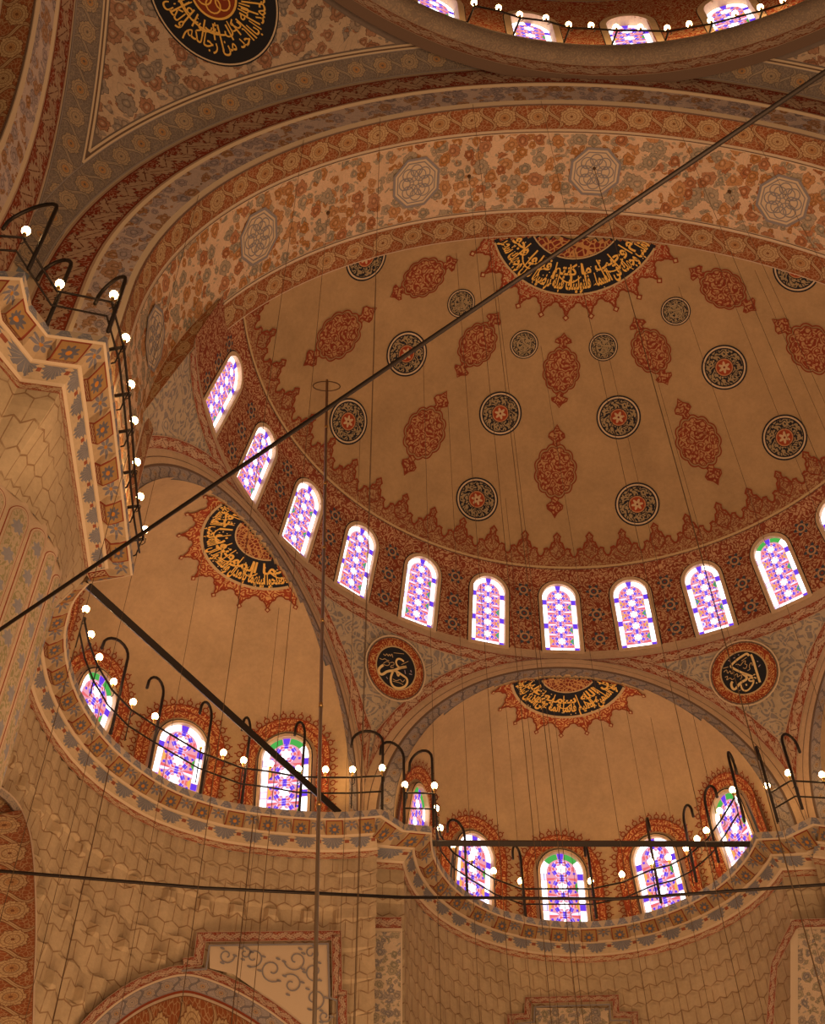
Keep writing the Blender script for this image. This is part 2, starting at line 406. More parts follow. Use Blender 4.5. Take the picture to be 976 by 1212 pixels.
def arc_text(mb, s, fn, r_out, r_in, a0, a1, mat, bold=.018, lift=0):
    """lettering set round the disc: feet at r_out, heads towards the centre; angles from 'down', positive to the right"""
    vs, fs = text_mesh(s, bold)
    P = []
    for x, y in vs:
        a = a0+(a1-a0)*x; r = r_out+(r_in-r_out)*y; P.append(fn(r*sin(a), -r*cos(a)))
    mb.add(P, fs, mat)

# ------------------------------------------------------------------ half dome
ZC, RS = -3.435, 12.71
def sph(c, R, az, el, lift=0):
    r = R-lift; return (c[0]+r*cos(el)*sin(az), c[1]+r*cos(el)*cos(az), c[2]+r*sin(el))
def tangent(c, R, az, el, lift=.03):
    """map local (x right, y towards the crown), metres, onto a sphere around (az, el)"""
    n = V((cos(el)*sin(az), cos(el)*cos(az), sin(el))); r = V((cos(az), -sin(az), 0)); u = V((-sin(el)*sin(az), -sin(el)*cos(az), cos(el)))
    C = V(c)
    def fn(x, y):
        d = (n*R+r*x+u*y).normalized(); return C+d*(R-lift)
    return fn
D0 = (0, 0, ZC)
def dome_prof(z):      # radius of the window drum below the sphere
    return 11.75+(11.139-11.75)*z/2.684
WIN = 12.857
STRUCT = {'kind': 'structure'}
def window_shape(w, h, n=10, grow=0):
    g = grow; r = w/2+g; yb = -g; yt = h-w/2
    return [(-r, yb), (r, yb), (r, yt)]+[(r*cos(pi*i/n), yt+r*sin(pi*i/n)) for i in range(1, n)]+[(-r, yt)]
def inside_win(x, y, w, h, g=0):
    r = w/2+g
    if abs(x) > r or y < -g: return False
    return y < h-w/2 or hypot(x, y-(h-w/2)) < r
def pane(w, h, mb, fn, variant=0):
    """stained glass: white border blocks with violet squares, a column of white stars ringed with violet and rose"""
    def quad(a, b_, c, d, m): mb.add([fn(*a), fn(*b_), fn(*c), fn(*d)], [(0, 1, 2, 3)], m)
    def poly(pts, m): mb.add([fn(*p) for p in pts], [tuple(range(len(pts)))], m)
    sh = window_shape(w, h, 14); cx = 0
    mb.star([(x, y) for x, y in sh], lambda x, y: fn(x, y), 'lead', (0, h*.5), 2)
    bw = w*.145; hh = h-w/2; g = .012
    def q2(x0, y0, x1, y1, m): poly([(x0+g, y0+g), (x1-g, y0+g), (x1-g, y1-g), (x0+g, y1-g)], m)
    fn0 = fn
    segs = [('p', .14), ('w', .62), ('p', .17), ('w', .62), ('p', .17)]
    tot = sum(q for _, q in segs)
    for sx in (-1, 1):
        y = 0
        for k, (t, l) in enumerate(segs):
            l = l/tot*hh; x0, x1 = (-w/2, -w/2+bw) if sx < 0 else (w/2-bw, w/2)
            mt = 'g_white' if t == 'w' else ('g_purple' if variant % 5 != 4 or sx > 0 else 'g_pale'); q2(x0, y, x1, y+l, mt); y += l
    q2(-w/2+bw, 0, 0, bw, 'g_white'); q2(0, 0, w/2-bw, bw, 'g_white')
    r1, r0 = w/2, w/2-bw
    green = variant == 9
    arcs = [(0, 38, 'w'), (39, 79, 'w' if not green else 'g'), (81, 99, 'p'), (101, 141, 'w' if not green else 'g'), (142, 180, 'w')]
    for a, c, t in arcs:
        pts = [(r1*.985*cos(radians(q)), hh+r1*.985*sin(radians(q))) for q in lin(a, c, 6)]+[(r0*cos(radians(q)), hh+r0*sin(radians(q))) for q in lin(c, a, 6)]
        poly(pts, {'w': 'g_white', 'p': 'g_purple', 'g': 'g_green'}[t])
    iw = w-2*bw; s = iw*(.62 if w > 1.3 else .52); n = max(2, round((h-bw*2.2)/s)); s = (h-bw*2.3)/n
    R = s*.30; d = []
    for k in range(n):
        cy = bw*1.15+s*(k+.5)
        st = []
        for i in range(12):
            a = pi/6*i+pi/2; rr = R if i % 2 == 0 else R*.62; st.append((rr*cos(a), cy+rr*sin(a)))
        poly(st, 'g_white')
        for i in range(6):      # pale lines between the coloured pieces
            a0_, a1_ = pi/3*i, pi/3*(i+1)
            for q0, q1 in ((.50, .53), (.335, .355)):
                poly([(q0*s*cos(a0_), cy+q0*s*sin(a0_)), (q1*s*cos(a0_), cy+q1*s*sin(a0_)), (q1*s*cos(a1_), cy+q1*s*sin(a1_)), (q0*s*cos(a1_), cy+q0*s*sin(a1_))], 'g_pale')
        for i in range(6):
            a = pi/3*i+pi/6; rr = s*.42
            for col, off, sz in (('g_purple', 0, .14), ):
                ax, ay = rr*cos(a), cy+rr*sin(a); t = sz*s
                poly([(ax+t*cos(a+q), ay+t*sin(a+q)*1.1) for q in (pi/4, 3*pi/4, 5*pi/4, 7*pi/4)], col)
            a2 = pi/3*i; ax, ay = .45*s*cos(a2), cy+.45*s*sin(a2)
            if i % 3 == 0:
                for sg in (-1, 1):
                    poly([(ax+.10*s*cos(q), ay+sg*.0+.12*s*sin(q)) for q in (0, pi/2, pi, 3*pi/2)], 'g_red')
            else:
                poly([(ax*.96+.12*s*cos(q+a2), ay+.12*s*sin(q+a2)) for q in (0, 2*pi/3, 4*pi/3)], 'g_red')
        for sg in (-1, 1):
            for e in (-1, 1):
                for fx, fy, cc_ in ((.66, .25, 'g_purple'), (.80, .06, 'g_purple'), (.60, .06, 'g_red'), (.82, .40, 'g_red')):
                    ax, ay = sg*fx*s, cy+e*fy*s
                    if abs(ax)+.05*s < iw/2 and (ay < hh or hypot(ax, ay-hh) < iw/2-.06*s):
                        poly([(ax-.06*s, ay-.06*s), (ax+.06*s, ay-.06*s), (ax+.06*s, ay+.06*s), (ax-.06*s, ay+.06*s)], cc_)
        poly([(-.05*s, cy+.44*s), (.05*s, cy+.44*s), (.05*s, cy+.56*s), (-.05*s, cy+.56*s)], 'g_purple')
        for sg in (-1, 1):
            x0 = sg*.58*s; x1 = sg*(iw/2-g)
            if abs(x1)-abs(x0) > .02 and cy < hh+.02:
                c = ('g_yellow', 'g_green', 'g_pale')[(k+variant+(sg > 0)) % 3] if k % 2 == 0 else 'g_yellow'
                poly([(x0, cy), (x1, cy+.30*s), (x1, cy-.30*s)], c if (k+variant) % 2 == 0 else ('g_green' if sg > 0 else 'g_yellow'))
                for e in (-1, 1): poly([(x1, cy+e*.33*s), (sg*.42*s, cy+e*.40*s), (sg*.30*s, cy+e*.50*s), (x1, cy+e*.50*s)], 'g_red' if (k+e) % 2 else 'g_pale')
NWIN = [0]
def make_window(Bp, U, Rv, N, w, h, label, variant=0, fr=.13, depth=.10, deco=None):
    """Bp bottom centre, U up the wall, Rv right, N towards the room"""
    NWIN[0] += 1
    root = empty('window_%d' % NWIN[0], (Bp.x, Bp.y, Bp.z+Z0), kind='structure', label=label, category='window')
    def at(off):
        return lambda x, y: Bp+Rv*x+U*y+N*off
    mb = MB(); A = window_shape(w, h, 14); O = window_shape(w, h, 14, fr); n = len(A)
    mb.add([at(.05)(*p) for p in A]+[at(.05)(*p) for p in O], [(i, (i+1) % n, n+(i+1) % n, n+i) for i in range(n)], 'reveal')
    mb.add([at(.05)(*p) for p in A]+[at(-depth)(*p) for p in A], [(i, (i+1) % n, n+(i+1) % n, n+i) for i in range(n)], 'reveal')
    mb.add([at(.05)(*p) for p in O]+[at(-.12)(*p) for p in O], [(i, (i+1) % n, n+(i+1) % n, n+i) for i in range(n)], 'reveal')
    O2 = window_shape(w, h, 14, fr+.035)
    mb.add([at(.035)(*p) for p in O]+[at(.035)(*p) for p in O2], [(i, (i+1) % n, n+(i+1) % n, n+i) for i in range(n)], 'dark')
    mb.build('window_frame', root)
    g = MB(); c = [0]
    def gf(x, y): return Bp+Rv*x+U*y+N*(-depth)
    sub = MB(); pane(w, h, sub, gf, variant)
    # the coloured pieces stand a hair in front of the leading
    nlead = 0
    off = N*.006
    lead = sub.mats.index(M['lead'])
    used = set()
    for f, m in zip(sub.f, sub.mi):
        if m != lead:
            for q in f:
                if q not in used: used.add(q); sub.v[q] = tuple(V(sub.v[q])+off)
    sub.build('stained_glass', root)
    if deco: deco(at, root)
    return root

def semi_dome():
    mb = MB()
    azs = lin(-96, 96, 256)
    wins = [(k*WIN+(-1.6 if k == -6 else -.3 if k == -5 else 0)) for k in range(-6, 7)]
    def skip(a, z):
        for w in wins:
            if abs(a-w) < 6 and inside_win(radians(a-w)*11.45, z-.0, 1.2, 2.72, .05): return True
        return False
    def ok(a, r): return r*cos(radians(a)) > .45
    def okd(a, r): return r*cos(radians(a)) > -.40
    zs = lin(0, 2.684, 22)
    sk = lambda a, z: skip(a, z) or not (okd(a, dome_prof(z)) if z < 2.3 else ok(a, dome_prof(z)))
    mb.grid(lambda a, z: (dome_prof(z)*sin(radians(a)), dome_prof(z)*cos(radians(a)), z), azs, zs, 'drum', lambda a, z: ((a/WIN+20)*2.57, z), sk)
    e0 = degrees(asin((2.684-ZC)/RS)); e1 = 31.6
    mb.grid(lambda a, e: sph(D0, RS, radians(a), radians(e)), azs, lin(e0, e1, 4), 'drum', lambda a, e: ((a/WIN+20)*2.57, 2.684+radians(e-e0)*RS), lambda a, e: not ok(a, RS*cos(radians(e))))
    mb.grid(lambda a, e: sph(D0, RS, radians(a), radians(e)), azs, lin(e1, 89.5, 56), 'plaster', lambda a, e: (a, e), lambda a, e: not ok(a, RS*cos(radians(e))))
    mb.grid(lambda a, z: ((11.75 if z > -.3 else 11.72)*sin(radians(a)), (11.75 if z > -.3 else 11.72)*cos(radians(a)), z), azs, [-.42, -.30, -.1, 0], 'sill', None, lambda a, z: not okd(a, 11.7))
    root = mb.build('half_dome', None, True, **STRUCT)
    tag(root, 'large painted half dome with a ring of arched windows behind the great arch', 'half dome')
    # fringe above the windows
    f = MB(); N_ = 27; prof = [(-.5, .30), (-.44, .33), (-.38, .45), (-.40, .52), (-.30, .55), (-.24, .50), (-.20, .58), (-.16, .70), (-.08, .74), (-.07, .84), (-.11, .88), (0, 1.0)]
    prof = prof+[(-a, h) for a, h in prof[::-1][1:]]
    base, H = 31.6, 5.8; st = 180/N_*1.0
    S = lambda a, e, l=.03: sph(D0, RS, radians(a), radians(e), l)
    out = []
    for k in range(-13, 14):
        for a, h in prof: out.append(((k+a)*6.6, base+H*h))
    P, U, Fc = [], [], []
    for i, (a, e) in enumerate(out):
        for t in (0, .5, 1): P.append(S(a, base+(e-base)*t)); U.append((radians(a)*10.3, radians(base+(e-base)*t)*RS))
    for i in range(len(out)-1):
        for j in (0, 1): Fc.append((3*i+j, 3*i+3+j, 3*i+4+j, 3*i+1+j))
    f.add(P, Fc, 'fringe', U)
    f.ribbon(out, .33, lambda a, e: S(a, e, .05), 'red_line')
    f.ribbon([(a, base) for a in lin(-88, 88, 150)], .35, lambda a, e: S(a, e, .06), 'tan')
    f.ribbon([(a, base-.3) for a in lin(-88, 88, 150)], .12, lambda a, e: S(a, e, .065), 'brown_line')
    for k in range(-13, 14):     # little heart inside every merlon
        c = k*6.6
        q = [(c+dx, base+H*h) for dx, h in ((-1.3, .38), (-1.5, .52), (-.7, .60), (0, .78), (.7, .60), (1.5, .52), (1.3, .38), (0, .22))]
        f.ribbon(q, .22, lambda a, e: S(a, e, .055), 'red_line', True)
    f.build('painted_fringe', root, label='scalloped red brown arabesque fringe above the windows')
    # roundels and cartouches
    def disc(name, az, el, r, mat):
        fn = tangent(D0, RS, radians(az), radians(el)); m = MB()
        m.star(circ(1, 40), lambda x, y: fn(x*r, y*r), mat, rings=3); m.build(name, root)
    for el, r, mat, azs_ in ((55.6, .80, 'roundel', (-84, -52, -17.6, 17.3, 50.5, 85)), (41, .80, 'roundel', (-52.5, -17.9, 17.4, 51.5)), (67.4, .52, 'roundel_small', (-51, -17, 17, 50.5))):
        for az in azs_: disc('painted_roundel', az, el, r, mat)
    def cart(az, el, hw, hh, tot):
        fn = tangent(D0, RS, radians(az), radians(el)); fn2 = tangent(D0, RS, radians(az), radians(el), .05); m = MB()
        o = []
        for i in range(96):
            t = 2*pi*i/96; k = 1+.10*abs(sin(6*t))-.06
            o.append((hw*cos(t)*k, hh*sin(t)*k))
        m.star([(x*.93, y*.94) for x, y in o], fn, 'cart', rings=3); m.ribbon([(x*1.05, y*1.05) for x, y in o], .045, fn2, 'red_line', True); m.ribbon([(x*.93, y*.94) for x, y in o], .03, fn2, 'red_line', True)
        for sg in (-1, 1):
            y0 = sg*hh; y1 = sg*tot
            p = [(0, y0*.98), (.14, y0+.08*sg), (.10, y0+.18*sg), (.30, y0+(y1-y0)*.42), (.27, y0+(y1-y0)*.58), (.10, y0+(y1-y0)*.75), (0, y1), (-.10, y0+(y1-y0)*.75), (-.27, y0+(y1-y0)*.58), (-.30, y0+(y1-y0)*.42), (-.10, y0+.18*sg), (-.14, y0+.08*sg)]
            m.star(p, fn, 'cart', (0, y0+(y1-y0)*.5), 2); m.ribbon(p, .045, fn2, 'red_line', True)
        rd = [(.33*hw*cos(pi*i/4)*(1 if i % 2 else .62), .33*hh*sin(pi*i/4)*(1 if i % 2 else .62)) for i in range(8)]
        m.build('painted_cartouche', root)
    for az in (-69.5, -34.6, -.2, 34, 69): cart(az, 64.2, .62, .78, 1.36)
    for az in (-69, -35.2, -.5, 34.8, 69.5): cart(az, 47.6, .72, .92, 1.72)
    # crown inscription
    callig(root, D0, RS, 0, radians(90), 13.4, 7.9, 16.0, 'scroll', 'قد نرى تقلب وجهك فى السماء فلنولينك قبلة ترضيها فول وجهك شطر المسجد', 'الحرام وحيث ما كنتم فولوا وجوهكم', 26, keep=lambda p: p[1] > .80)
    return root
def callig(root, c, R, face_az, el, deg_out, deg_in, deg_fr, kind, t1, t2, nl, span=88, keep=lambda p: True):
    """half-hidden crown disc with gold lettering, red star centre and a lobed red fringe; local -y runs away from the arch"""
    n = V((0, 0, 1)); rt = V((cos(face_az), -sin(face_az), 0)); up = V((-sin(face_az), -cos(face_az), 0)); C = V(c)
    def mk(l):
        def fn(x, y):
            rho = hypot(x, y)/R; 
            if rho < 1e-6: return C+n*(R-l)
            d = (rt*x+up*y)/hypot(x, y); return C+(n*cos(rho)+d*sin(rho))*(R-l)
        return fn
    ro, ri, rf = radians(deg_out)*R, radians(deg_in)*R, radians(deg_fr)*R
    m = MB(); lo = lobed(nl, (ro+rf)/2*1.0, rf*1.06)
    lo = [p for p in lo]
    m.star(lo, mk(.025), 'orange_arab' if R < 8 else 'red_arab', rings=10, r0=.5)
    m.ribbon(lo, .05 if R < 8 else .07, mk(.045), 'red_line', True)
    for k in range(nl):
        a = 2*pi*(k+.5)/nl; rr = rf*1.075; s = .10 if R < 8 else .13
        m.star([(rr*cos(a)+s*cos(a+q), rr*sin(a)+s*sin(a+q)) for q in (0, pi/2, pi, 3*pi/2)], mk(.05), 'red_line', (rr*cos(a), rr*sin(a)), 1)
        m.star([(rr*cos(a)+s*.5*cos(a+q), rr*sin(a)+s*.5*sin(a+q)) for q in (0, pi/2, pi, 3*pi/2)], mk(.06), 'tan', (rr*cos(a), rr*sin(a)), 1)
    m.clip(keep); m.build('painted_lobed_border', root)
    d = MB(); d.star(circ(ro, 120), mk(.05), 'dark', rings=16); d.ribbon(circ(ro, 72), .09 if R < 8 else .07, mk(.06), 'tan', True); d.clip(keep); d.build('inscription_disc', root)
    d = MB(); d.star(circ(ri*.92, 72), mk(.06), 'stars', rings=10, uvs=1.0 if R > 8 else 1.6); d.ribbon(circ(ri*.94, 48), .05, mk(.07), 'tan', True); d.clip(keep); d.build('star_centre', root)
    g = MB(); sp = radians(span)
    w = ro-ri
    arc_text(g, t1, mk(.075), ro-.03*w, ri+.42*w, -sp, sp, 'gold', .035)
    arc_text(g, t2, mk(.075), ri+.60*w, ri+.06*w, -sp, sp, 'gold', .03)
    nb = 13 if R > 8 else 9
    for i in range(nb):          # tall uprights reaching for the centre
        a = -sp+2*sp*(i+.5)/nb+random.uniform(-.04, .04); r1 = ri+.08*w; r2 = ri+random.uniform(.55, .85)*w
        g.ribbon([(r1*sin(a), -r1*cos(a)), (r2*sin(a+.03), -r2*cos(a+.03))], .045 if R > 8 else .035, mk(.08), 'gold')
    for i in range(5):
        a = -sp*.9+2*sp*.9*i/4.0; pts = []
        for q in lin(-.17, .17, 8): rr = ri+w*(.45+.18*cos((q)/.17*1.5)); pts.append((rr*sin(a+q), -rr*cos(a+q)))
        g.ribbon(pts, .05 if R > 8 else .04, mk(.082), 'gold')
    for i in range(60):
        a = random.uniform(-sp, sp); rr = random.uniform(ri+.1*w, ro-.06*w); s = .025
        g.star([(rr*sin(a)+s, -rr*cos(a)), (rr*sin(a), -rr*cos(a)+s), (rr*sin(a)-s, -rr*cos(a)), (rr*sin(a), -rr*cos(a)-s)], mk(.082), 'palegold', (rr*sin(a), -rr*cos(a)), 1)
    g.clip(keep); g.build('gold_inscription', root, label='gold Arabic lettering')
HD = semi_dome()

for k in range(-7, 8):
    a = radians(k*WIN); adj = 0
    if k == -6: adj = radians(-1.6)
    if k == -5: adj = radians(-.3)
    a += adj
    b0 = V((11.75*sin(a), 11.75*cos(a), 0.02)); t0 = V((dome_prof(2.7)*sin(a), dome_prof(2.7)*cos(a), 2.7)); U = (t0-b0).normalized()
    Rv = V((cos(a), -sin(a), 0)); N = -Rv.cross(U).normalized()
    if N.dot(V((sin(a), cos(a), 0))) > 0: N = -N
    if abs(k) == 7: continue
    make_window(b0, U, Rv, N, 1.2, 2.74, 'arched stained glass window ringing the large half dome, %s from the left end of the ring' % ordinal(k+6), k+6)

# ------------------------------------------------------------------ great arches, pendentives, central dome
RA = 12.618; CY = -19.4
def arch_profile(R, zlow=-7.9, n=72):
    """points of a round arch with straight legs: (x, z, s)"""
    P = [(-R, zlow), (-R, (zlow+ZC)/2)]+[(-R*cos(pi*i/n), ZC+R*sin(pi*i/n)) for i in range(n+1)]+[(R, (zlow+ZC)/2), (R, zlow)]
    s = 0; o = []
    for i, p in enumerate(P):
        if i: s += hypot(p[0]-P[i-1][0], p[1]-P[i-1][1])
        o.append((p[0], p[1], s))
    return o
def great_arch(rot, label, side):
    """rot: 0 faces +y, 90 the one on the left"""
    a = radians(rot); ca, sa = cos(a), sin(a)
    def T(x, y, z): Y = y-CY; return (x*ca-Y*sa, CY+x*sa+Y*ca, z)
    mb = MB(); pr = arch_profile(RA); idx = list(range(len(pr)))
    bands = [(.80, -.12, 'scroll_red', 1.12, .92), (-.12, -.24, 'cream', 1, 1), (-.24, -2.85, 'soffit', 1, 0), (-2.85, -2.97, 'cream', 1, 1), (-2.97, -3.86, 'scroll_red', 1.1, .89)]
    def sheet(y0, y1, mat, cell, p=pr, q=None, metric=False, nn=1):
        q = q or p; P, U, Fc = [], [], []
        for i in range(len(p)):
            for j in range(nn+1):
                t = j/nn; x = p[i][0]*(1-t)+q[i][0]*t; z = p[i][1]*(1-t)+q[i][1]*t; y = y0+(y1-y0)*t
                P.append(T(x, y, z)); U.append((p[i][2]/cell, t) if not metric else (p[i][2], (1-t)*metric))
        for i in range(len(p)-1):
            for j in range(nn): k = nn+1; Fc.append((i*k+j, (i+1)*k+j, (i+1)*k+j+1, i*k+j+1))
        mb.add(P, Fc, mat, U)
    for y0, y1, m, cell, _ in bands: sheet(y0, y1, m, cell, metric=(2.6 if m == 'soffit' else False))
    for yy, w, m in ((-.20, .03, 'brown_line'), (-2.90, .03, 'brown_line'), (-3.80, .05, 'brown_line')):
        q = [(p[0]*(1-.012/RA*3), p[1], p[2]) for p in pr]
        pts = [(p[0]*.997, (p[1]-ZC)*.997+ZC if p[1] > ZC else p[1], p[2]) for p in pr]
        sheet(yy, yy-w, m, 1, pts)
    r2 = arch_profile(13.55); r3 = arch_profile(13.62); r4 = arch_profile(14.72); r5 = arch_profile(14.95); r0 = arch_profile(RA+.12)
    sheet(-3.86, -3.92, 'cream', 1, pr, r0); sheet(-3.92, -4.05, 'lavender', 1, r0, r2, metric=.95)
    sheet(-4.05, -4.12, 'cream', 1, r2, r3); sheet(-4.12, -4.2, 'leafy', .95, r3, r4); sheet(-4.2, -4.22, 'cream', 1, r4, r5)
    # closing wall between arch soffit and half dome
    back = arch_profile(RA+.6)
    sheet(.80, .80, 'band', 1, pr, back)
    root = mb.build('great_arch', None, True, **STRUCT); tag(root, label, 'arch')
    # octagon ornaments on the soffit
    R_ = RA-.03
    for deg in (-83, -54.8, -26.3, 1.7, 29.9, 58, 86):
        A = radians(deg)
        def fn(x, y, l=0): t = A+x/RA; rr = R_-l; return T(rr*sin(t), -1.58+y, ZC+rr*cos(t))
        if side == 'left' and abs(deg) > 60 and deg > 0: continue
        m = MB(); oc = circ(.86, 8, a0=pi/8, a1=2*pi+pi/8); m.star(oc, fn, 'cream', rings=2)
        m.ribbon(oc, .09, lambda x, y: fn(x, y, .012), 'grey', True); m.ribbon([(x*.84, y*.84) for x, y in oc], .04, lambda x, y: fn(x, y, .012), 'grey', True)
        for rr, nn, w in ((.55, 8, .05), (.38, 6, .045)):
            for k in range(nn):
                q = 2*pi*k/nn; m.ribbon(circ(.2, 14, (rr*.75*cos(q), rr*.75*sin(q))), w*.75, lambda x, y: fn(x, y, .012), 'grey', True)
        m.build('octagon_ornament', root)
    return root
great_arch(0, 'great painted arch framing the large half dome', 'front')
great_arch(90, 'great painted arch at the upper left edge, seen edge on', 'left')
# pendentives
PC = (0, CY, ZC); PR = 21.2
def pendentive(mir, label):
    sx = -1 if mir else 1      # built for the left corner; mirrored for the right one
    def S(y_, z_, l=0):
        x = -sqrt(max((PR-l)**2-(y_-CY)**2-(z_-ZC)**2, 0)); return (x*sx, y_, z_)
    def AZ(az, z, l=0):
        r = sqrt(max((PR-l)**2-(z-ZC)**2, .01)); return (r*sin(az)*sx, CY+r*cos(az), z)
    mb = MB()
    def lim(z, d):
        r = sqrt((PR)**2-(z-ZC)**2); return -acos(max(-1, min(1, (-4.2-d-CY)/r))), -(pi/2-acos(max(-1, min(1, (15.2-d)/r))))
    zs = lin(ZC, 10.95, 44)
    def patch(mat, d, l, z0, z1, off=(0, 0)):
        P, U, Fc = [], [], []; n = 36; zz = lin(z0, z1, 44)
        for z in zz:
            a1, a0 = lim(z, d); 
            if a0 > a1: a0 = a1 = (a0+a1)/2
            for i in range(n+1):
                a = a0+(a1-a0)*i/n; P.append(AZ(a, z, l)); U.append(((a+pi/4)*18, z*1.05))
        for i in range(len(zz)-1):
            for j in range(n): Fc.append((i*(n+1)+j, i*(n+1)+j+1, (i+1)*(n+1)+j+1, (i+1)*(n+1)+j))
        mb.add(P, Fc, mat, U)
    patch('darkgrey', 0, 0, ZC, 11.0)
    # grey scroll band along the front arch (constant y) and the side arch (constant x)
    def bandf(d0, d1, mat, l, cell, side, wv=True):
        P, U, Fc = [], [], []; pts = []; rr = sqrt((PR-l)**2-(15.2-(d0+d1)/2)**2); n = 90
        for i in range(n+1):
            t = radians(-1)+i/n*radians(83); 
            for d, v in ((d0, 0), (d1, 1)):
                q = 15.2-d; r = sqrt((PR-l)**2-q*q)
                a = -r*cos(t); z = ZC+r*sin(t)
                p = (a*sx, CY+q, z) if side == 'f' else (-q*sx, CY-a, z)
                P.append(p); U.append((t*rr/cell, v))
            pts.append((z, hypot(P[-1][0], P[-1][1]-CY)))
        for i in range(n):
            z = P[2*i][2]
            if z > 10.9: break
            p = P[2*i]
            other = (15.2-abs(p[0])) if side == 'f' else (-4.2-p[1])
            if other < d0-.02: continue
            Fc.append((2*i, 2*i+2, 2*i+3, 2*i+1))
        mb.add(P, Fc, mat, U)
    bandf(.03, .62, 'scroll_grey', .03, .95, 's'); bandf(.03, .62, 'scroll_grey', .045, .95, 'f')
    for sd in 'fs':
        bandf(.62, .66, 'cream', .05, 1, sd); bandf(.66, .70, 'brown_line', .05, 1, sd); bandf(.70, .75, 'cream', .05, 1, sd)
    patch('pend', .75, .03, 2.6, 10.7)
    mb2 = mb
    # rim bands above
    root = mb.build('pendentive', None, True, **STRUCT); tag(root, label, 'pendentive')
    if not mir:
        p = [V(on_sphere(x, y, PC, PR)) for x, y in ((262, 80), (176, 0), (328, 0))]
        # circle through the three rim points
        a, b_, c = p; ab, ac = b_-a, c-a; nn = ab.cross(ac)
        ctr = a+(nn.cross(ab)*ac.length_squared+ac.cross(nn)*ab.length_squared)/(2*nn.length_squared); rad = (ctr-a).length
        d = (ctr-V(PC)).normalized(); rt = d.cross(V((0, 0, 1))).normalized(); 
        if rt.x < 0: rt = -rt
        up = rt.cross(d).normalized(); 
        if up.z < 0: up = -up
        def mk(l):
            def fn(x, y): return V(PC)+((d*PR+rt*x+up*y).normalized())*(PR-l)
            return fn
        m = MB(); m.star(circ(rad, 72), mk(.07), 'dark', rings=6); m.ribbon(circ(rad*.97, 72), .05, mk(.08), 'cream', True); m.build('inscription_disc', root)
        m = MB(); m.star(circ(rad*.34, 40), mk(.085), 'red_line', rings=3); m.ribbon(circ(rad*.34, 40), .07, mk(.095), 'gold', True)
        for k in range(6):
            q = pi/3*k; m.ribbon(circ(rad*.11, 14, (rad*.16*cos(q), rad*.16*sin(q))), .05, mk(.095), 'gold', True)
        m.build('star_centre', root)
        g = MB()
        arc_text(g, 'ما كان محمد ابا احد من رجالكم ولكن رسول الله وخاتم النبيين', mk(.095), rad*.90, rad*.58, radians(-178), radians(178), 'gold', .012)
        arc_text(g, 'وكان الله بكل شىء عليما لا اله الا الله', mk(.095), rad*.60, rad*.38, radians(-170), radians(170), 'gold', .012)
        for i in range(26):
            A = 2*pi*i/26+random.uniform(-.05, .05); r1 = rad*.42; r2 = rad*random.uniform(.62, .8)
            g.ribbon([(r1*sin(A), -r1*cos(A)), (r2*sin(A+.05), -r2*cos(A+.05))], .055, mk(.098), 'gold')
        g.ribbon([(rad*.56*sin(t), -rad*.56*cos(t)) for t in lin(-.9, .9, 20)], .06, mk(.098), 'gold')
        g.build('gold_inscription', root, label='gold Arabic lettering')
pendentive(False, 'left pendentive with grey floral painting and a dark calligraphy disc')
pendentive(True, 'right pendentive under the dome rim, mostly outside the picture')

RC = (0, -19.6)
def ring(mb, prof, mat, a0, a1, n, cell, v0=0, c=RC):
    P, U, Fc = [], [], []; k = len(prof); s = [0]
    for i in range(1, k): s.append(s[-1]+hypot(prof[i][0]-prof[i-1][0], prof[i][1]-prof[i-1][1]))
    for a in lin(a0, a1, n):
        for j, (r, z) in enumerate(prof): P.append((c[0]+r*sin(radians(a)), c[1]+r*cos(radians(a)), z)); U.append((radians(a)*prof[0][0]/cell, s[j]/s[-1] if v0 == 0 else s[j]))
    for i in range(n):
        for j in range(k-1): Fc.append((i*k+j, (i+1)*k+j, (i+1)*k+j+1, i*k+j+1))
    mb.add(P, Fc, mat, U)
mb = MB()
ring(mb, [(15.66, 10.45), (15.35, 10.55)], 'brown_line', -70, 70, 120, 1)
ring(mb, [(15.35, 10.55), (15.2, 11.05)], 'leafy2', -70, 70, 120, 1.0)
ring(mb, [(15.22, 11.05), (15.0, 11.08), (14.84, 11.2), (14.74, 11.5), (14.78, 11.8), (14.92, 12.0), (15.2, 12.08)], 'torus', -70, 70, 120, 1, 1)
ring(mb, [(15.2, 12.08), (15.45, 12.1)], 'sill', -70, 70, 120, 1)
rim = mb.build('dome_rim', None, True, **STRUCT); tag(rim, 'curved moulding at the foot of the central dome', 'moulding')
CW = [-5.7+12.857*k for k in range(-4, 6)]
mb = MB()
def skipc(a, z):
    for w in CW:
        if abs(a-w) < 6 and inside_win(radians(a-w)*15.4, z-12.9, 1.5, 3.25, .05): return True
    return False
mb.grid(lambda a, z: (15.4*sin(radians(a)), RC[1]+15.4*cos(radians(a)), z), lin(-70, 70, 200), lin(12.08, 18, 36), 'red_arab', lambda a, z: (radians(a)*12, z*.8), skipc)
mb.grid(lambda a, e: (15.4*cos(e)*sin(a), RC[1]+15.4*cos(e)*cos(a), 18+15.4*sin(e)), lin(-pi, pi, 64), lin(0, pi/2-.01, 20), 'plaster')
dd = mb.build('central_dome', None, True, **STRUCT); tag(dd, 'central dome above the great arches, only its window ring in view', 'dome')
for i, w in enumerate(CW):
    a = radians(w); Rv = V((cos(a), -sin(a), 0)); N = V((-sin(a), -cos(a), 0))
    make_window(V((15.4*sin(a), RC[1]+15.4*cos(a), 12.9)), V((0, 0, 1)), Rv, N, 1.5, 3.25, 'stained glass window at the foot of the central dome, %s from the left' % ordinal(i), i, .24, .3)

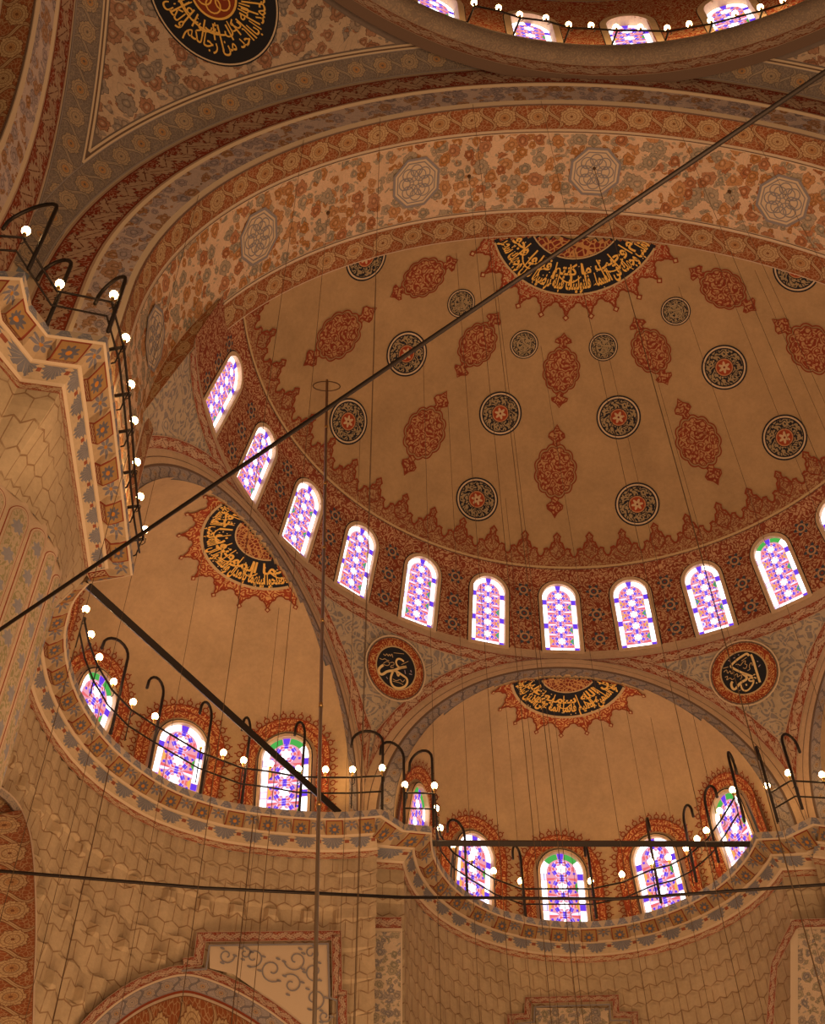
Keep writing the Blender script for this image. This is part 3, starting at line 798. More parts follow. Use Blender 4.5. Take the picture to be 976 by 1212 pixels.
# ------------------------------------------------------------------ exedrae (the three small half domes)
EA, EZ, ER = 11.4, -7.03, 5.8
AO, AOC = 6.9, -7.4         # outer line of the plain band
FA = 11.6                   # distance of the face
def rotz(p, deg):
    a = radians(deg); x, y, z = p; return (x*cos(a)+y*sin(a), -x*sin(a)+y*cos(a), z)
def arc_pt(t, R, zc): return zc+sqrt(max(R*R-t*t, 0))
EW = {'left': (-60, 'left small half dome, partly hidden by the pier'), 'centre': (0, 'central small half dome below the window ring'), 'right': (60, 'right small half dome cut by the picture edge')}
def exedra(key):
    rot, label = EW[key]
    T = lambda p: rotz(p, rot)
    root_mb = MB(); C = (0, EA, EZ)
    wz = -7.75; azw = [-68, -34, 0, 34, 68]
    wins = []
    for aw in azw:
        a = radians(aw); zb, zt = wz, -4.72; rt_ = sqrt(ER**2-(zt-EZ)**2)
        b0 = V((C[0]+ER*sin(a), C[1]+ER*cos(a), zb)); t0 = V((C[0]+rt_*sin(a), C[1]+rt_*cos(a), zt))
        U = (t0-b0).normalized(); Rv = V((cos(a), -sin(a), 0)); N = Rv.cross(U); 
        if N.dot(V((sin(a), cos(a), 0))) > 0: N = -N
        b0 = b0+N*.12
        wins.append((b0, U, Rv, N))
    def skipw(p):
        for b0, U, Rv, N in wins:
            d = V(p)-b0
            if abs(d.dot(N)) < 1 and inside_win(d.dot(Rv), d.dot(U), 1.45, 3.05, .06): return True
        return False
    def pos(a, e):
        if e < 0: return (C[0]+ER*sin(a), C[1]+ER*cos(a), EZ+e)
        return (C[0]+ER*cos(e)*sin(a), C[1]+ER*cos(e)*cos(a), EZ+ER*sin(e))
    azs = lin(radians(-110), radians(110), 110); els = [-1.3, -1.0, -.8, -.6, -.4, -.2]+lin(0, pi/2-.003, 60)
    root_mb.grid(lambda a, e: T(pos(a, e)), azs, els, 'exedra', None, lambda a, e: pos(a, e)[1] < FA+.02 or skipw(pos(a, e)))
    # face: plain band and grey chain band, soffit behind it
    ts = lin(-6.69, 6.69, 72)
    def curve(R, zc, lo=-7.9):
        o = []
        for i in range(61):
            q = pi*i/60; o.append((-R*cos(q), zc+R*sin(q)))
        return [(-R, lo)]+o+[(R, lo)]
    co, cm, cg, ci = curve(6.9, -7.4), curve(6.36, -7.22), curve(6.28, -7.2), curve(5.8, -7.03)
    def strip(A, Bc, y0, y1, mat, cell=1):
        P, U, Fc = [], [], []; s = 0
        for i in range(len(A)):
            if i: s += hypot(A[i][0]-A[i-1][0], A[i][1]-A[i-1][1])
            for (q, y, v) in ((A[i], y0, 0), (Bc[i], y1, 1)):
                x = max(-6.69, min(6.69, q[0])); P.append(T((x, y, q[1]))); U.append((s/cell, v))
        Fc = [(2*i, 2*i+2, 2*i+3, 2*i+1) for i in range(len(A)-1)]
        root_mb.add(P, Fc, mat, U)
    strip(co, cm, FA, FA-.0, 'band'); strip(cm, cg, FA-.0, FA+.02, 'brown_line'); strip(cg, ci, FA+.02, FA+.05, 'arch_grey', .55)
    l1 = curve(6.62, -7.31); strip([(x*1.002, z) for x, z in l1], [(x*.998, z-.01) for x, z in l1], FA-.01, FA-.01, 'brown_line')
    root = root_mb.build('exedra', None, True, **STRUCT); tag(root, label, 'small half dome')
    Cw = T(C)
    # crown inscription
    tx = {'left': ('فاصلحوا بينهما بالعدل واقسطوا ان الله يحب المقسطين', 'انما المؤمنون اخوة'), 'centre': ('وهو السميع العليم فانما اثمه على الذين يبدلونه', 'ان الله سميع عليم'), 'right': ('ان الله على كل شىء قدير', 'وهو العلى العظيم')}[key]
    callig(root, Cw, ER, radians(rot), 0, 19.4, 9.8, 24.5, 'x', tx[0].replace('ؤ', 'و'), tx[1].replace('ؤ', 'و'), 18, 84, keep=lambda p: V((sin(radians(rot)), cos(radians(rot)), 0)).dot(V((p[0], p[1], 0))) > FA+.06)
    for i, (b0, U, Rv, N) in enumerate(wins):
        if key == 'right' and i > 2: continue
        f = lambda v_: V(rotz(tuple(v_), rot))
        B0, U0, R0, N0 = f(b0), f(U), f(Rv), f(N)
        def deco(at, wroot):
            m = MB()
            def on(x, y, l): # keep on the curved wall
                p = B0+R0*x+U0*y; d = p-V(Cw)
                if p.z > EZ: return V(Cw)+d.normalized()*(ER-l)
                dh = V((d.x, d.y, 0)).normalized()*(ER-l); return V((Cw[0]+dh.x, Cw[1]+dh.y, p.z))
            w, h = 1.45, 3.05
            A = window_shape(w, h, 24, .20)[2:]; A = [(w/2+.20, .0)]+A+[(-w/2-.20, 0)]
            O = window_shape(w, h, 24, .62)[2:]; O = [(w/2+.62, .0)]+O+[(-w/2-.62, 0)]
            n = len(A); P = []; Uv = []
            for q in (0, .5, 1):
                for a_, o_ in zip(A, O): x, y = a_[0]+(o_[0]-a_[0])*q, a_[1]+(o_[1]-a_[1])*q; P.append(on(x, y, .03)); Uv.append((x*1.3, y*1.3))
            m.add(P, [(k*n+j, k*n+j+1, (k+1)*n+j+1, (k+1)*n+j) for k in (0, 1) for j in range(n-1)], 'orange_arab', Uv)
            M_ = [((a_[0]+o_[0])/2, (a_[1]+o_[1])/2) for a_, o_ in zip(A, O)]
            m.ribbon(M_, .04, lambda x, y: on(x, y, .05), 'red_line'); m.ribbon(O, .04, lambda x, y: on(x, y, .05), 'red_line')
            s, acc, nxt = 0, 0, .1
            for j in range(n-1):
                L = hypot(O[j+1][0]-O[j][0], O[j+1][1]-O[j][1])
                while nxt < acc+L:
                    t = (nxt-acc)/L; x, y = O[j][0]+(O[j+1][0]-O[j][0])*t, O[j][1]+(O[j+1][1]-O[j][1])*t
                    dx, dy = (O[j+1][1]-O[j][1])/L, -(O[j+1][0]-O[j][0])/L
                    x += dx*.10; y += dy*.10
                    m.ribbon(circ(.085, 8, (x, y)), .04, lambda x, y: on(x, y, .05), 'red_line', True); nxt += .26
                    m.ribbon([(x+dx*.085, y+dy*.085), (x+dx*.17, y+dy*.17)], .04, lambda x, y: on(x, y, .05), 'red_line')
                acc += L
            m.build('painted_surround', wroot)
        names = {'left': 'in the left small half dome', 'centre': 'in the central small half dome', 'right': 'in the right small half dome'}
        make_window(B0, U0, R0, N0, 1.45, 3.05, 'arched stained glass window %s, %s from its left side' % (names[key], ordinal(i)), 9 if i % 2 == 0 else 14-i, .09, .1, deco)
    return root
for k in EW: exedra(k)

# triangular pendentives between the window ring and the exedra faces
def hexpt(phi, extra=0):
    """azimuth (deg) -> outer arch line point on the nearest face"""
    c = -60 if phi < -30 else 60 if phi > 30 else 0
    l = radians(phi-c); t = FA*math.tan(l); z = arc_pt(t, AO, AOC)+extra
    return V((FA/cos(l)*sin(radians(phi)), FA/cos(l)*cos(radians(phi)), z))
def ringpt(phi, z=-.42): return V((11.72*sin(radians(phi)), 11.72*cos(radians(phi)), z))
def tri(a0, a1, tip, label, name_px=None, strokes=None):
    mb = MB(); n = 60
    def S(phi, t, l=0):
        p = ringpt(phi).lerp(hexpt(phi), t); 
        if l:
            d = V((p.x, p.y, .45*11)).normalized(); p = p-d*l
        return p
    mb.grid(lambda a, t: S(a, t), lin(a0, a1, n), lin(0, 1, 10), 'vine', lambda a, t: (radians(a)*12.3, t*(ringpt(a)-hexpt(a)).length))
    def depth(phi): return (ringpt(phi)-hexpt(phi)).length
    w = .40
    # red scroll strips: along the ring and along both arch lines
    P, U, Fc = [], [], []; s = 0; prev = None
    A = lin(a0, a1, 90)
    for i, a in enumerate(A):
        d = max(depth(a), .02); t1 = min(1, w/d); p = S(a, 0, .03); s += (p-prev).length if prev else 0; prev = p
        P += [p, S(a, t1, .03)]; U += [(s/.8, 0), (s/.8, min(1, d/w))]
    mb.add(P, [(2*i, 2*i+2, 2*i+3, 2*i+1) for i in range(90)], 'leafy', U)
    for lo, hi in ((a0, tip), (tip, a1)):
        if hi-lo < .5: continue
        P, U = [], []; s = 0; prev = None; A = lin(lo, hi, 60)
        for i, a in enumerate(A):
            d = max(depth(a), .02); c = -60 if (a+tip)/2 < -30 else 60 if (a+tip)/2 > 30 else 0
            sl = abs(hexpt(min(a+.3, a1)).z-hexpt(max(a-.3, a0)).z)/(hexpt(min(a+.3, a1))-hexpt(max(a-.3, a0))).length
            ww = w/max(.25, sqrt(max(0.05, 1-sl*sl))); t1 = max(0, 1-ww/d); p = S(a, 1, .035); s += (p-prev).length if prev else 0; prev = p
            P += [p, S(a, t1, .035)]; U += [(s/.8, 0), (s/.8, 1)]
        mb.add(P, [(2*i, 2*i+2, 2*i+3, 2*i+1) for i in range(60)], 'leafy', U)
    root = mb.build('small_pendentive', None, False, **STRUCT); tag(root, label, 'pendentive')
    if strokes:
        (cx, cy), rm, rb, px = strokes['c'], strokes['r_dark'], strokes['r_band'], strokes
        az = tip; n = V((sin(radians(az)), cos(radians(az)), .33)).normalized()
        base = S(tip, .34, .0); 
        c3 = on_plane(cx, cy, n, n.dot(base)); rt = V((cos(radians(az)), -sin(radians(az)), 0)); up = rt.cross(n); up = up if up.z > 0 else -up
        def mk(l): return lambda x, y: c3+rt*x+up*y-n*(.10+l)
        m = MB(); m.star(circ(rb, 48), mk(0), 'orange_arab', rings=3, uvs=1.3); m.ribbon(circ(rb, 48), .04, mk(.01), 'brown_line', True); m.ribbon(circ(rb*1.06, 48), .05, mk(.0), 'cream', True)
        m.ribbon(circ(rb*.94, 48), .03, mk(.01), 'red_line', True); m.build('roundel_border', root)
        m = MB(); m.star(circ(rm, 48), mk(.012), 'dark', rings=3); m.ribbon(circ(rm, 48), .05, mk(.02), 'tan', True); m.build('inscription_disc', root)
        g = MB()
        def loc(x, y):
            X_, Y_ = px['o'][0]+x/px['s'], px['o'][1]+y/px['s']
            p = on_plane(X_, Y_, n, n.dot(c3)); d = p-c3; return d.dot(rt), d.dot(up)
        for w_, mt, pts in px['lines']:
            q = [loc(*p) for p in pts]
            # smooth the traced strokes
            for _ in range(2):
                r_ = [q[0]]
                for a, b_ in zip(q[:-1], q[1:]): r_ += [(a[0]*.75+b_[0]*.25, a[1]*.75+b_[1]*.25), (a[0]*.25+b_[0]*.75, a[1]*.25+b_[1]*.75)]
                q = r_+[q[-1]]
            g.ribbon(q, w_, mk(.03), mt)
        g.build('gold_inscription', root, label='gold Arabic lettering')
    return root
umar = dict(c=(466.5, 792), r_dark=.74, r_band=1.05, o=(425, 745), s=11.48, lines=[
    (.065, 'palegold', [(580, 455), (540, 420), (495, 415), (470, 450), (480, 500), (520, 540), (560, 540), (615, 525)]),
    (.085, 'palegold', [(615, 525), (540, 535), (480, 560), (440, 575), (350, 585), (300, 625), (265, 630), (235, 590), (245, 540), (300, 500)]),
    (.075, 'palegold', [(430, 570), (490, 590), (560, 640), (620, 680), (630, 740), (590, 800), (510, 820), (440, 800), (400, 740), (400, 660), (430, 590)]),
    (.05, 'palegold', [(480, 600), (500, 660), (520, 620)]),
    (.025, 'tan', [(300, 350), (330, 380), (345, 340), (370, 390), (380, 345), (400, 390), (415, 340), (430, 400)]),
    (.025, 'tan', [(250, 410), (290, 430), (320, 410), (350, 440), (380, 440)]), (.02, 'tan', [(440, 335), (580, 350)]),
    (.025, 'tan', [(300, 480), (340, 450), (380, 460), (385, 500), (340, 510), (300, 490)]), (.025, 'tan', [(390, 470), (440, 460), (450, 500), (400, 510), (400, 540), (440, 530)]),
    (.025, 'tan', [(430, 690), (480, 720), (530, 690), (560, 740), (590, 700)]), (.02, 'tan', [(430, 720), (520, 740), (570, 770)]), (.02, 'tan', [(545, 495), (640, 450)]),
    (.03, 'lilac', [(590, 570), (600, 620)]), (.03, 'lilac', [(670, 570), (680, 600)]), (.03, 'lilac', [(650, 620), (690, 630)]), (.03, 'lilac', [(340, 660), (360, 690)])])
abub = dict(c=(881, 797.5), r_dark=.76, r_band=1.07, o=(840, 750), s=11.48, lines=[
    (.075, 'palegold', [(565, 300), (590, 350), (640, 520), (690, 680)]),
    (.075, 'palegold', [(540, 320), (515, 285), (470, 310), (380, 370), (295, 450), (300, 475), (420, 540), (590, 600)]),
    (.08, 'palegold', [(450, 560), (510, 600), (510, 640), (450, 670), (400, 710), (370, 760), (335, 780), (305, 740), (300, 690), (320, 670)]),
    (.055, 'palegold', [(600, 620), (540, 620), (540, 660), (590, 665), (605, 640), (600, 700), (540, 780), (490, 800), (445, 770), (430, 710)]),
    (.05, 'palegold', [(500, 700), (510, 725)]), (.04, 'palegold', [(640, 680), (650, 695)]), (.04, 'palegold', [(600, 580), (625, 570)]), (.04, 'palegold', [(610, 610), (640, 625)]),
    (.025, 'tan', [(440, 390), (510, 340)]), (.025, 'tan', [(360, 440), (400, 430), (420, 460), (460, 400), (500, 380), (480, 440), (520, 430), (500, 500), (460, 480)]),
    (.025, 'tan', [(520, 520), (560, 500), (540, 460), (570, 400), (590, 450)]), (.025, 'tan', [(190, 490), (260, 470)]),
    (.025, 'tan', [(200, 540), (240, 500), (250, 570), (290, 510), (300, 580), (340, 520), (330, 600), (390, 550), (380, 620), (430, 570), (450, 610), (420, 640)]),
    (.025, 'tan', [(215, 610), (260, 590), (230, 660), (290, 610), (310, 650), (350, 620), (360, 660)]), (.02, 'tan', [(400, 800), (430, 780)]),
    (.03, 'lilac', [(260, 380), (285, 395)]), (.03, 'lilac', [(330, 350), (350, 345)]), (.03, 'lilac', [(390, 310), (410, 305)]), (.03, 'lilac', [(650, 390), (665, 400)]), (.03, 'lilac', [(670, 470), (695, 440)])])
tri(-60, 0, -30, 'small painted pendentive with a calligraphy roundel left of the central small half dome', strokes=umar)
tri(0, 60, 30, 'small painted pendentive with a calligraphy roundel right of the central small half dome', strokes=abub)
tri(-92, -60, -92, 'narrow grey painted pendentive beside the left great arch leg')
tri(60, 92, 92, 'narrow painted pendentive at the right edge, outside the picture')

for sg in (-1, 1):      # painted return closing the drum against the great arch
    mb = MB(); E_ = [ringpt(-92, z) for z in ()]; E_ = []
    for t in lin(1, 0, 16): E_.append(ringpt(-92).lerp(hexpt(-92), t))
    for z in lin(-.3, 2.9, 12):
        r = dome_prof(max(z, 0)); E_.append(V((-r*cos(radians(2)), -.40 if z < 2.2 else -.40+(z-2.2)*1.7, z)))
    P, U, s_ = [], [], 0
    for i, e in enumerate(E_):
        if i: s_ += (e-E_[i-1]).length
        xs = -sqrt(max(RA*RA-(e.z-ZC)**2, 0)) if e.z > ZC else -RA
        P += [(e.x*sg*-1, e.y, e.z), (min(xs, e.x)*sg*-1, e.y-.02, e.z)]; U += [(s_/1.1, 0), (s_/1.1, 1)]
    mb.add(P, [(2*i, 2*i+2, 2*i+3, 2*i+1) for i in range(len(E_)-1)], 'scroll_red', U)
    tag(mb.build('trim_%d' % (8 if sg < 0 else 9), None, False, **STRUCT), 'scroll painted return between window drum and great arch, %s side' % ('right' if sg < 0 else 'left'), 'trim')

# ------------------------------------------------------------------ cornices, piers and walls below
def catmull(P, n=5):
    o = []
    for i in range(len(P)-1):
        p0, p1, p2, p3 = P[max(i-1, 0)], P[i], P[i+1], P[min(i+2, len(P)-1)]
        for k in range(n):
            t = k/n
            o.append(tuple(.5*((2*p1[q])+(-p0[q]+p2[q])*t+(2*p0[q]-5*p1[q]+4*p2[q]-p3[q])*t*t+(-p0[q]+3*p1[q]-3*p2[q]+p3[q])*t**3) for q in (0, 1)))
    return o+[P[-1]]
ZL = -7.9
left_arc = catmull([(-13.35, 1.35), (-13.85, 2.1), (-14.2, 3.5), (-14.12, 5.4), (-13.45, 7.4), (-12.2, 9.0), (-10.9, 9.8), (-9.84, 10.12), (-8.6, 10.3), (-7.44, 10.33), (-6.2, 10.15)], 4)
cen_arc = [(4.72*sin(radians(a)), 10.93+4.85*cos(radians(a))) for a in lin(-90, 90, 40)]
pier_path = [(-18.5, -6.95), (-13.65, -6.83), (-13.63, -6.1), (-13.34, -5.55), (-12.2, -5.4), (-12.3, 1.05), (-13.35, 1.35)]
def mirror(P): return [(-x, y) for x, y in P[::-1]]
def offset(P, d):
    o = []
    for i in range(len(P)):
        ns = []
        for a, c in ((i-1, i), (i, i+1)):
            if a < 0 or c >= len(P): continue
            dx, dy = P[c][0]-P[a][0], P[c][1]-P[a][1]; l = hypot(dx, dy) or 1; ns.append((-dy/l, dx/l))
        nx, ny = sum(q[0] for q in ns)/len(ns), sum(q[1] for q in ns)/len(ns); l2 = nx*nx+ny*ny
        k = min(1/l2, 1.6/sqrt(l2)) if l2 > 1e-6 else 1
        o.append((P[i][0]+nx*d*k, P[i][1]+ny*d*k))
    return o
PROF = [((0, 0), (0, -.22), 'lip', .42), ((.0, -.22), (.05, -.25), 'cream', 1), ((.05, -.25), (.50, -.42), 'bracket', .95), ((.50, -.42), (.56, -.45), 'cream', 1), ((.56, -.45), (.80, -.72), 'palmette', .72),
        ((.80, -.72), (.86, -.76), 'cream', 1), ((.86, -.76), (.88, -.98), 'strip', .6)]
def pairs(P, W): return [(p[0], p[1], w[0], w[1]) for p, w in zip(P, W)]
def subdiv(P, step=.24):
    o = [P[0]]
    for a, c in zip(P[:-1], P[1:]):
        n = max(1, int(hypot(c[0]-a[0], c[1]-a[1])/step))
        for k in range(1, n+1): o.append((a[0]+(c[0]-a[0])*k/n, a[1]+(c[1]-a[1])*k/n))
    return o
def cornice(PW, label, per=.95):
    mb = MB(); P = [(p[0], p[1]) for p in PW]
    offs = {d: [(p[0]+(p[2]-p[0])*d/.88, p[1]+(p[3]-p[1])*d/.88) for p in PW] for d in sorted({q for pr in PROF for q in (pr[0][0], pr[1][0])}|{.95, 1.0})}
    base = [0]
    for a, c in zip(P[:-1], P[1:]): base.append(base[-1]+hypot(c[0]-a[0], c[1]-a[1]))
    def row(i, d, t):       # position along segment i at fraction t
        a, c = offs[d][i], offs[d][i+1]; return a[0]+(c[0]-a[0])*t, a[1]+(c[1]-a[1])*t
    tot = base[-1]
    n = int(round(tot/per))*12; 
    def at(s, d):
        s = max(0, min(tot-1e-6, s)); i = 0
        for i in range(len(base)-1):
            if base[i+1] > s: break
        return row(i, d, (s-base[i])/(base[i+1]-base[i]))
    ss = sorted(set([round(tot*k/n, 4) for k in range(n+1)]+[round(q, 4) for q in base]))
    per = tot/round(tot/per)
    for (d0, z0), (d1, z1), mat, cell in PROF:
        Pp, U, Fc = [], [], []; kk = 3 if mat == 'bracket' else 1
        for s in ss:
            f = (s/per) % 1.0; blk = mat == 'bracket' and abs(f-.5) < .26
            for j in range(kk+1):
                t = j/kk; x0, y0 = at(s, d0); x1, y1 = at(s, d1); z = z0+(z1-z0)*t
                if blk and 0 < j < kk: z -= .17 if j == 2 else .11
                if mat == 'bracket' and not blk and 0 < j < kk: z += .06
                Pp.append((x0+(x1-x0)*t, y0+(y1-y0)*t, ZL+z)); U.append((s/(per if mat == 'bracket' else cell), t))
        for i in range(len(ss)-1):
            for j in range(kk): k = kk+1; Fc.append((i*k+j, (i+1)*k+j, (i+1)*k+j+1, i*k+j+1))
        mb.add(Pp, Fc, mat, U)
    Pp = [(*at(s, d), ZL) for s in ss for d in (0, 1.0)]
    mb.add(Pp, [(2*i, 2*i+2, 2*i+3, 2*i+1) for i in range(len(ss)-1)], 'sill')
    o = mb.build('cornice', None, False, **STRUCT); tag(o, label, 'cornice'); return o
WC = 0
LW = offset(left_arc, .88); LW[-1] = (-7.05, 11.3)
left_pw = pairs(left_arc, LW)+[(-5.53, 10.83, -6.75, 11.6)]
def cw(p):
    x, y = p; a = atan2(x, y-10.93); w_ = (5.62*sin(a), 10.93+5.62*cos(a))
    return w_ if w_[1] > 11.7 else (5.57*(1 if x > 0 else -1), 11.7)
cen_pw = [(-5.53, 10.83, -6.75, 11.6)]+[(p[0], p[1], *cw(p)) for p in cen_arc]+[(5.53, 10.83, 6.75, 11.6)]
right_pw = [(-p[0], p[1], -p[2], p[3]) for p in left_pw[::-1]]
cornice(pairs(pier_path, offset(pier_path, .88)), 'projecting flowered cornice around the top of the left pier', 1.28)
cornice(left_pw, 'curved flowered cornice below the left small half dome')
cornice(cen_pw, 'curved flowered cornice below the central small half dome')
cornice(right_pw, 'flowered cornice below the right small half dome')
WALLW = {}
def wall(W, z0, z1, name, label, mat='stone', relief=.06, cw=.42, rh=.52, z_big=None, uoff=0):
    """hanging stone courses: each course a row of shallow niches"""
    W = subdiv(W, .105); WALLW[name] = W; Nn = offset(W, 1); mb = MB(); s = [0]
    for a, c in zip(W[:-1], W[1:]): s.append(s[-1]+hypot(c[0]-a[0], c[1]-a[1]))
    zs = lin(z0, z1, max(2, int((z0-z1)/.1)))
    Pp, U = [], []
    for i, (w, nn) in enumerate(zip(W, Nn)):
        nx, ny = nn[0]-w[0], nn[1]-w[1]; l = hypot(nx, ny) or 1; nx /= l; ny /= l
        for z in zs:
            big = z_big is not None and z < z_big
            c_, r_ = (cw, rh) if not big else (.95, .9)
            rel = relief if not big else relief*2.6
            uu = s[i]/c_; row = z/r_; odd = floor(row) % 2*.5
            tri_ = abs((uu+odd) % 1-.5)*2; fr = row-floor(row)
            off = rel*(1-tri_)*fr + rel*.8*(1-fr)
            if w[0] > -7.4 and name != 'wall_back': off = relief*.5*fr
            if big and w[0] < -7.4 and floor(row) % 2 == 0 and fr < .35 and tri_ < .3: off -= rel*.9
            Pp.append((w[0]+nx*off, w[1]+ny*off, z)); U.append((s[i]+uoff, z+40))
    k = len(zs)
    mb.add(Pp, [(i*k+j, (i+1)*k+j, (i+1)*k+j+1, i*k+j+1) for i in range(len(W)-1) for j in range(k-1)], mat, U)
    o = mb.build(name, None, False, **STRUCT); tag(o, label, 'wall'); return o
WP = lambda PW: [(p[2], p[3]) for p in PW]
def dedupe(L_):
    o = [L_[0]]
    for p in L_[1:]:
        if hypot(p[0]-o[-1][0], p[1]-o[-1][1]) > .02: o.append(p)
    return o
wl = wall(dedupe(WP(left_pw)+[(-5.5, 11.7)]), ZL-.95, -16, 'wall_left', 'curved wall of hanging stone courses below the left cornice', relief=.09, z_big=-10.4)
wc = wall(dedupe([p for p in WP(cen_pw)[1:-1]]), ZL-.95, -16, 'wall_back', 'curved wall of hanging stone courses below the central cornice', relief=.07)
wr = wall(dedupe([(5.5, 11.7)]+WP(right_pw)), ZL-.95, -16, 'wall_right', 'stone wall below the right cornice', relief=.05)
# left pier: fluted giant column spreading through stone facets to the cornice
PCX = (-16.0, -1.7); PRD = 2.85
def pier():
    mb = MB(); P = subdiv(pier_path, .25); W = offset(pier_path, .88); W = subdiv(W, .25); n = len(W)
    # facets lofted from the cornice polygon down to the column
    zt = -10.75; Pp, U = [], []; k = 9
    for i, w in enumerate(W):
        a = atan2(w[1]-PCX[1], w[0]-PCX[0]); cxp = (PCX[0]+(PRD+.05)*cos(a), PCX[1]+(PRD+.05)*sin(a))
        for j in range(k+1):
            t = j/k; e = t*t*(3-2*t)*.6+t*.4
            jag = .07*(abs((i*.25/.42) % 1-.5)*2-.5)*sin(pi*t)
            Pp.append((w[0]+(cxp[0]-w[0])*e, w[1]+(cxp[1]-w[1])*e, (ZL-.95)+(zt-(ZL-.95))*t+jag)); U.append((i*.25, 30+(1-t)*1.9))
    mb.add(Pp, [(i*(k+1)+j, (i+1)*(k+1)+j, (i+1)*(k+1)+j+1, i*(k+1)+j+1) for i in range(n-1) for j in range(k)], 'stone', U)
    root = mb.build('wall_front', None, False, **STRUCT); tag(root, 'giant fluted pier on the left with stone facets under its cornice', 'pier')
    # fluted shaft with round headed painted panels
    m = MB(); nf = 28; sub = 12; Pp, U = [], []
    for i in range(nf*sub+1):
        a = 2*pi*i/(nf*sub); f = (i/sub) % 1; r = PRD+.10*sin(pi*f)-.04
        for z in (zt+.1, -12, -14, -17, -21, -26, -31.3): Pp.append((PCX[0]+r*cos(a), PCX[1]+r*sin(a), z)); U.append((i/sub, z+31))
    k = 7; m.add(Pp, [(i*k+j, (i+1)*k+j, (i+1)*k+j+1, i*k+j+1) for i in range(nf*sub) for j in range(k-1)], 'flute', U)
    m.build('fluted_shaft', root, True)
def flute_mat():
    b = B('flute painting'); u, v = b.uv(); x = (u.fr()-.5)*.64; top = 20.15
    r, th = polar(b, x, (v-(top-.28)).max(0.0))
    y = (v-(top-.28)); d = b.mix(y > 0, b.vec(x.abs(), 0, 0), b.vec(r, 0, 0)); dd = b.sep(d.v)[0]
    bg = (.66, .47, .31)
    col = b.mix(dd < .275, bg, RED); col = b.mix(dd < .255, col, (.68, .50, .34)); col = b.mix(dd < .215, col, (.50, .24, .12)); col = b.mix(dd < .205, col, (.60, .45, .30))
    n = b.noise(b.vec(u*2, v*1.6), 2.4, 2); f = ((v*1.25).fr()-.5); rr, tt = polar(b, x*1.1, f*.72)
    col = b.mix((rr < (.15+.03*(tt*7).cos()))*(dd < .19), col, (.36, .33, .34))
    lv = ((n*30+v*3).sin() > .35)*(dd < .19)*(rr > .17); col = b.mix(lv*.9, col, (.38, .32, .16))
    return b.done(col)
M['flute'] = flute_mat()
pier()

# painted frames and arches on the lower walls, each traced on the wall where it sits
LC = (-9.6, 5.75)
def wall_surf(c, R, l=0):
    return lambda x, y: on_cyl(x, y, c, R-l)
def poly_surf(name, l=0.0):
    """picture ray onto the wall of that name, stood off l towards the room"""
    W = WALLW[name]; O = offset(W, -l)
    def fn(x, y):
        o, d = ray(x, y); best = None
        for a, c in zip(O[:-1], O[1:]):
            ex, ey = c[0]-a[0], c[1]-a[1]; det = d.x*(-ey)+d.y*ex
            if abs(det) < 1e-9: continue
            t = ((a[0]-o.x)*(-ey)+(a[1]-o.y)*ex)/det; u = (d.x*(a[1]-o.y)-d.y*(a[0]-o.x))/det
            if t > 0 and -.3 < u < 1.3 and (best is None or t > best): best = t
        return o+d*(best if best else 30)
    return fn
def face_surf(l=0):
    n = V((-.1, .995, 0)).normalized(); p = n.dot(V((-5.75, 11.62, 0)))
    return lambda x, y: on_plane(x, y, n, p-l)
def band(mb, outer, inner, surf, mat, cell=14.0, side=True, l=.1):
    if len(outer) != len(inner):
        def res(L_, n):
            acc = [0]
            for p, q in zip(L_[:-1], L_[1:]): acc.append(acc[-1]+hypot(q[0]-p[0], q[1]-p[1]))
            o = []
            for k in range(n+1):
                t = acc[-1]*k/n; i = max(j for j in range(len(L_)-1) if acc[j] <= t+1e-9); f = (t-acc[i])/(acc[i+1]-acc[i]) if acc[i+1] > acc[i] else 0
                o.append((L_[i][0]+(L_[i+1][0]-L_[i][0])*f, L_[i][1]+(L_[i+1][1]-L_[i][1])*f))
            return o
        outer, inner = res(outer, 40), res(inner, 40)
    P, U = [], []; s = 0
    for i, (a, c) in enumerate(zip(outer, inner)):
        if i: s += hypot(a[0]-outer[i-1][0], a[1]-outer[i-1][1])
        P += [surf(*a), surf(*c)]; U += [(s/cell, 0), (s/cell, 1)]
    mb.add(P, [(2*i, 2*i+2, 2*i+3, 2*i+1) for i in range(len(outer)-1)], mat, U)
def dens(P, st=6.0): return subdiv(P, st)
def offp(P, d): return offset(P, d)
mb = MB(); sL = poly_surf('wall_left', .08)
o1 = catmull([(84, 1235), (95, 1212), (128, 1180), (170, 1155), (219, 1142), (268, 1155), (318, 1182), (362, 1216), (385, 1240)], 5)
i1 = offp(o1, 11); i2 = offp(o1, 13); i3 = offp(o1, 30); i4 = offp(o1, 33)
band(mb, o1, i1, sL, 'leafy', 22); band(mb, i1, i2, sL, 'cream'); band(mb, i2, i3, sL, 'arch_grey', 24); band(mb, i3, i4, sL, 'red_line')
mid = [(a[0], max(a[1], 1214)+40) for a in i4]
band(mb, i4, [(a[0], a[1]+90) for a in i4], poly_surf('wall_left', .03), 'scroll_red', 40)
a1 = tag(mb.build('trim_1', None, False, **STRUCT), 'painted pointed arch bands low on the left exedra wall', 'arch')
mb = MB(); fo = dens([(216, 1134), (229, 1131), (234, 1103), (404, 1101), (404, 1172), (424, 1172), (424, 1103), (428, 1099)])
fi = dens([(216, 1134), (229, 1131), (234, 1103), (404, 1101)])
def frame_strip(mb, pts, w, surf, mat, cell=18):
    o = dens(pts, 5); band(mb, offp(o, 0), offp(o, w), surf, mat, cell)
sF = poly_surf('wall_left', .12)
frame_strip(mb, [(216, 1134), (229, 1132), (233, 1103), (404, 1101), (405, 1171), (411, 1172), (411, 1225)], 12, sF, 'leafy')
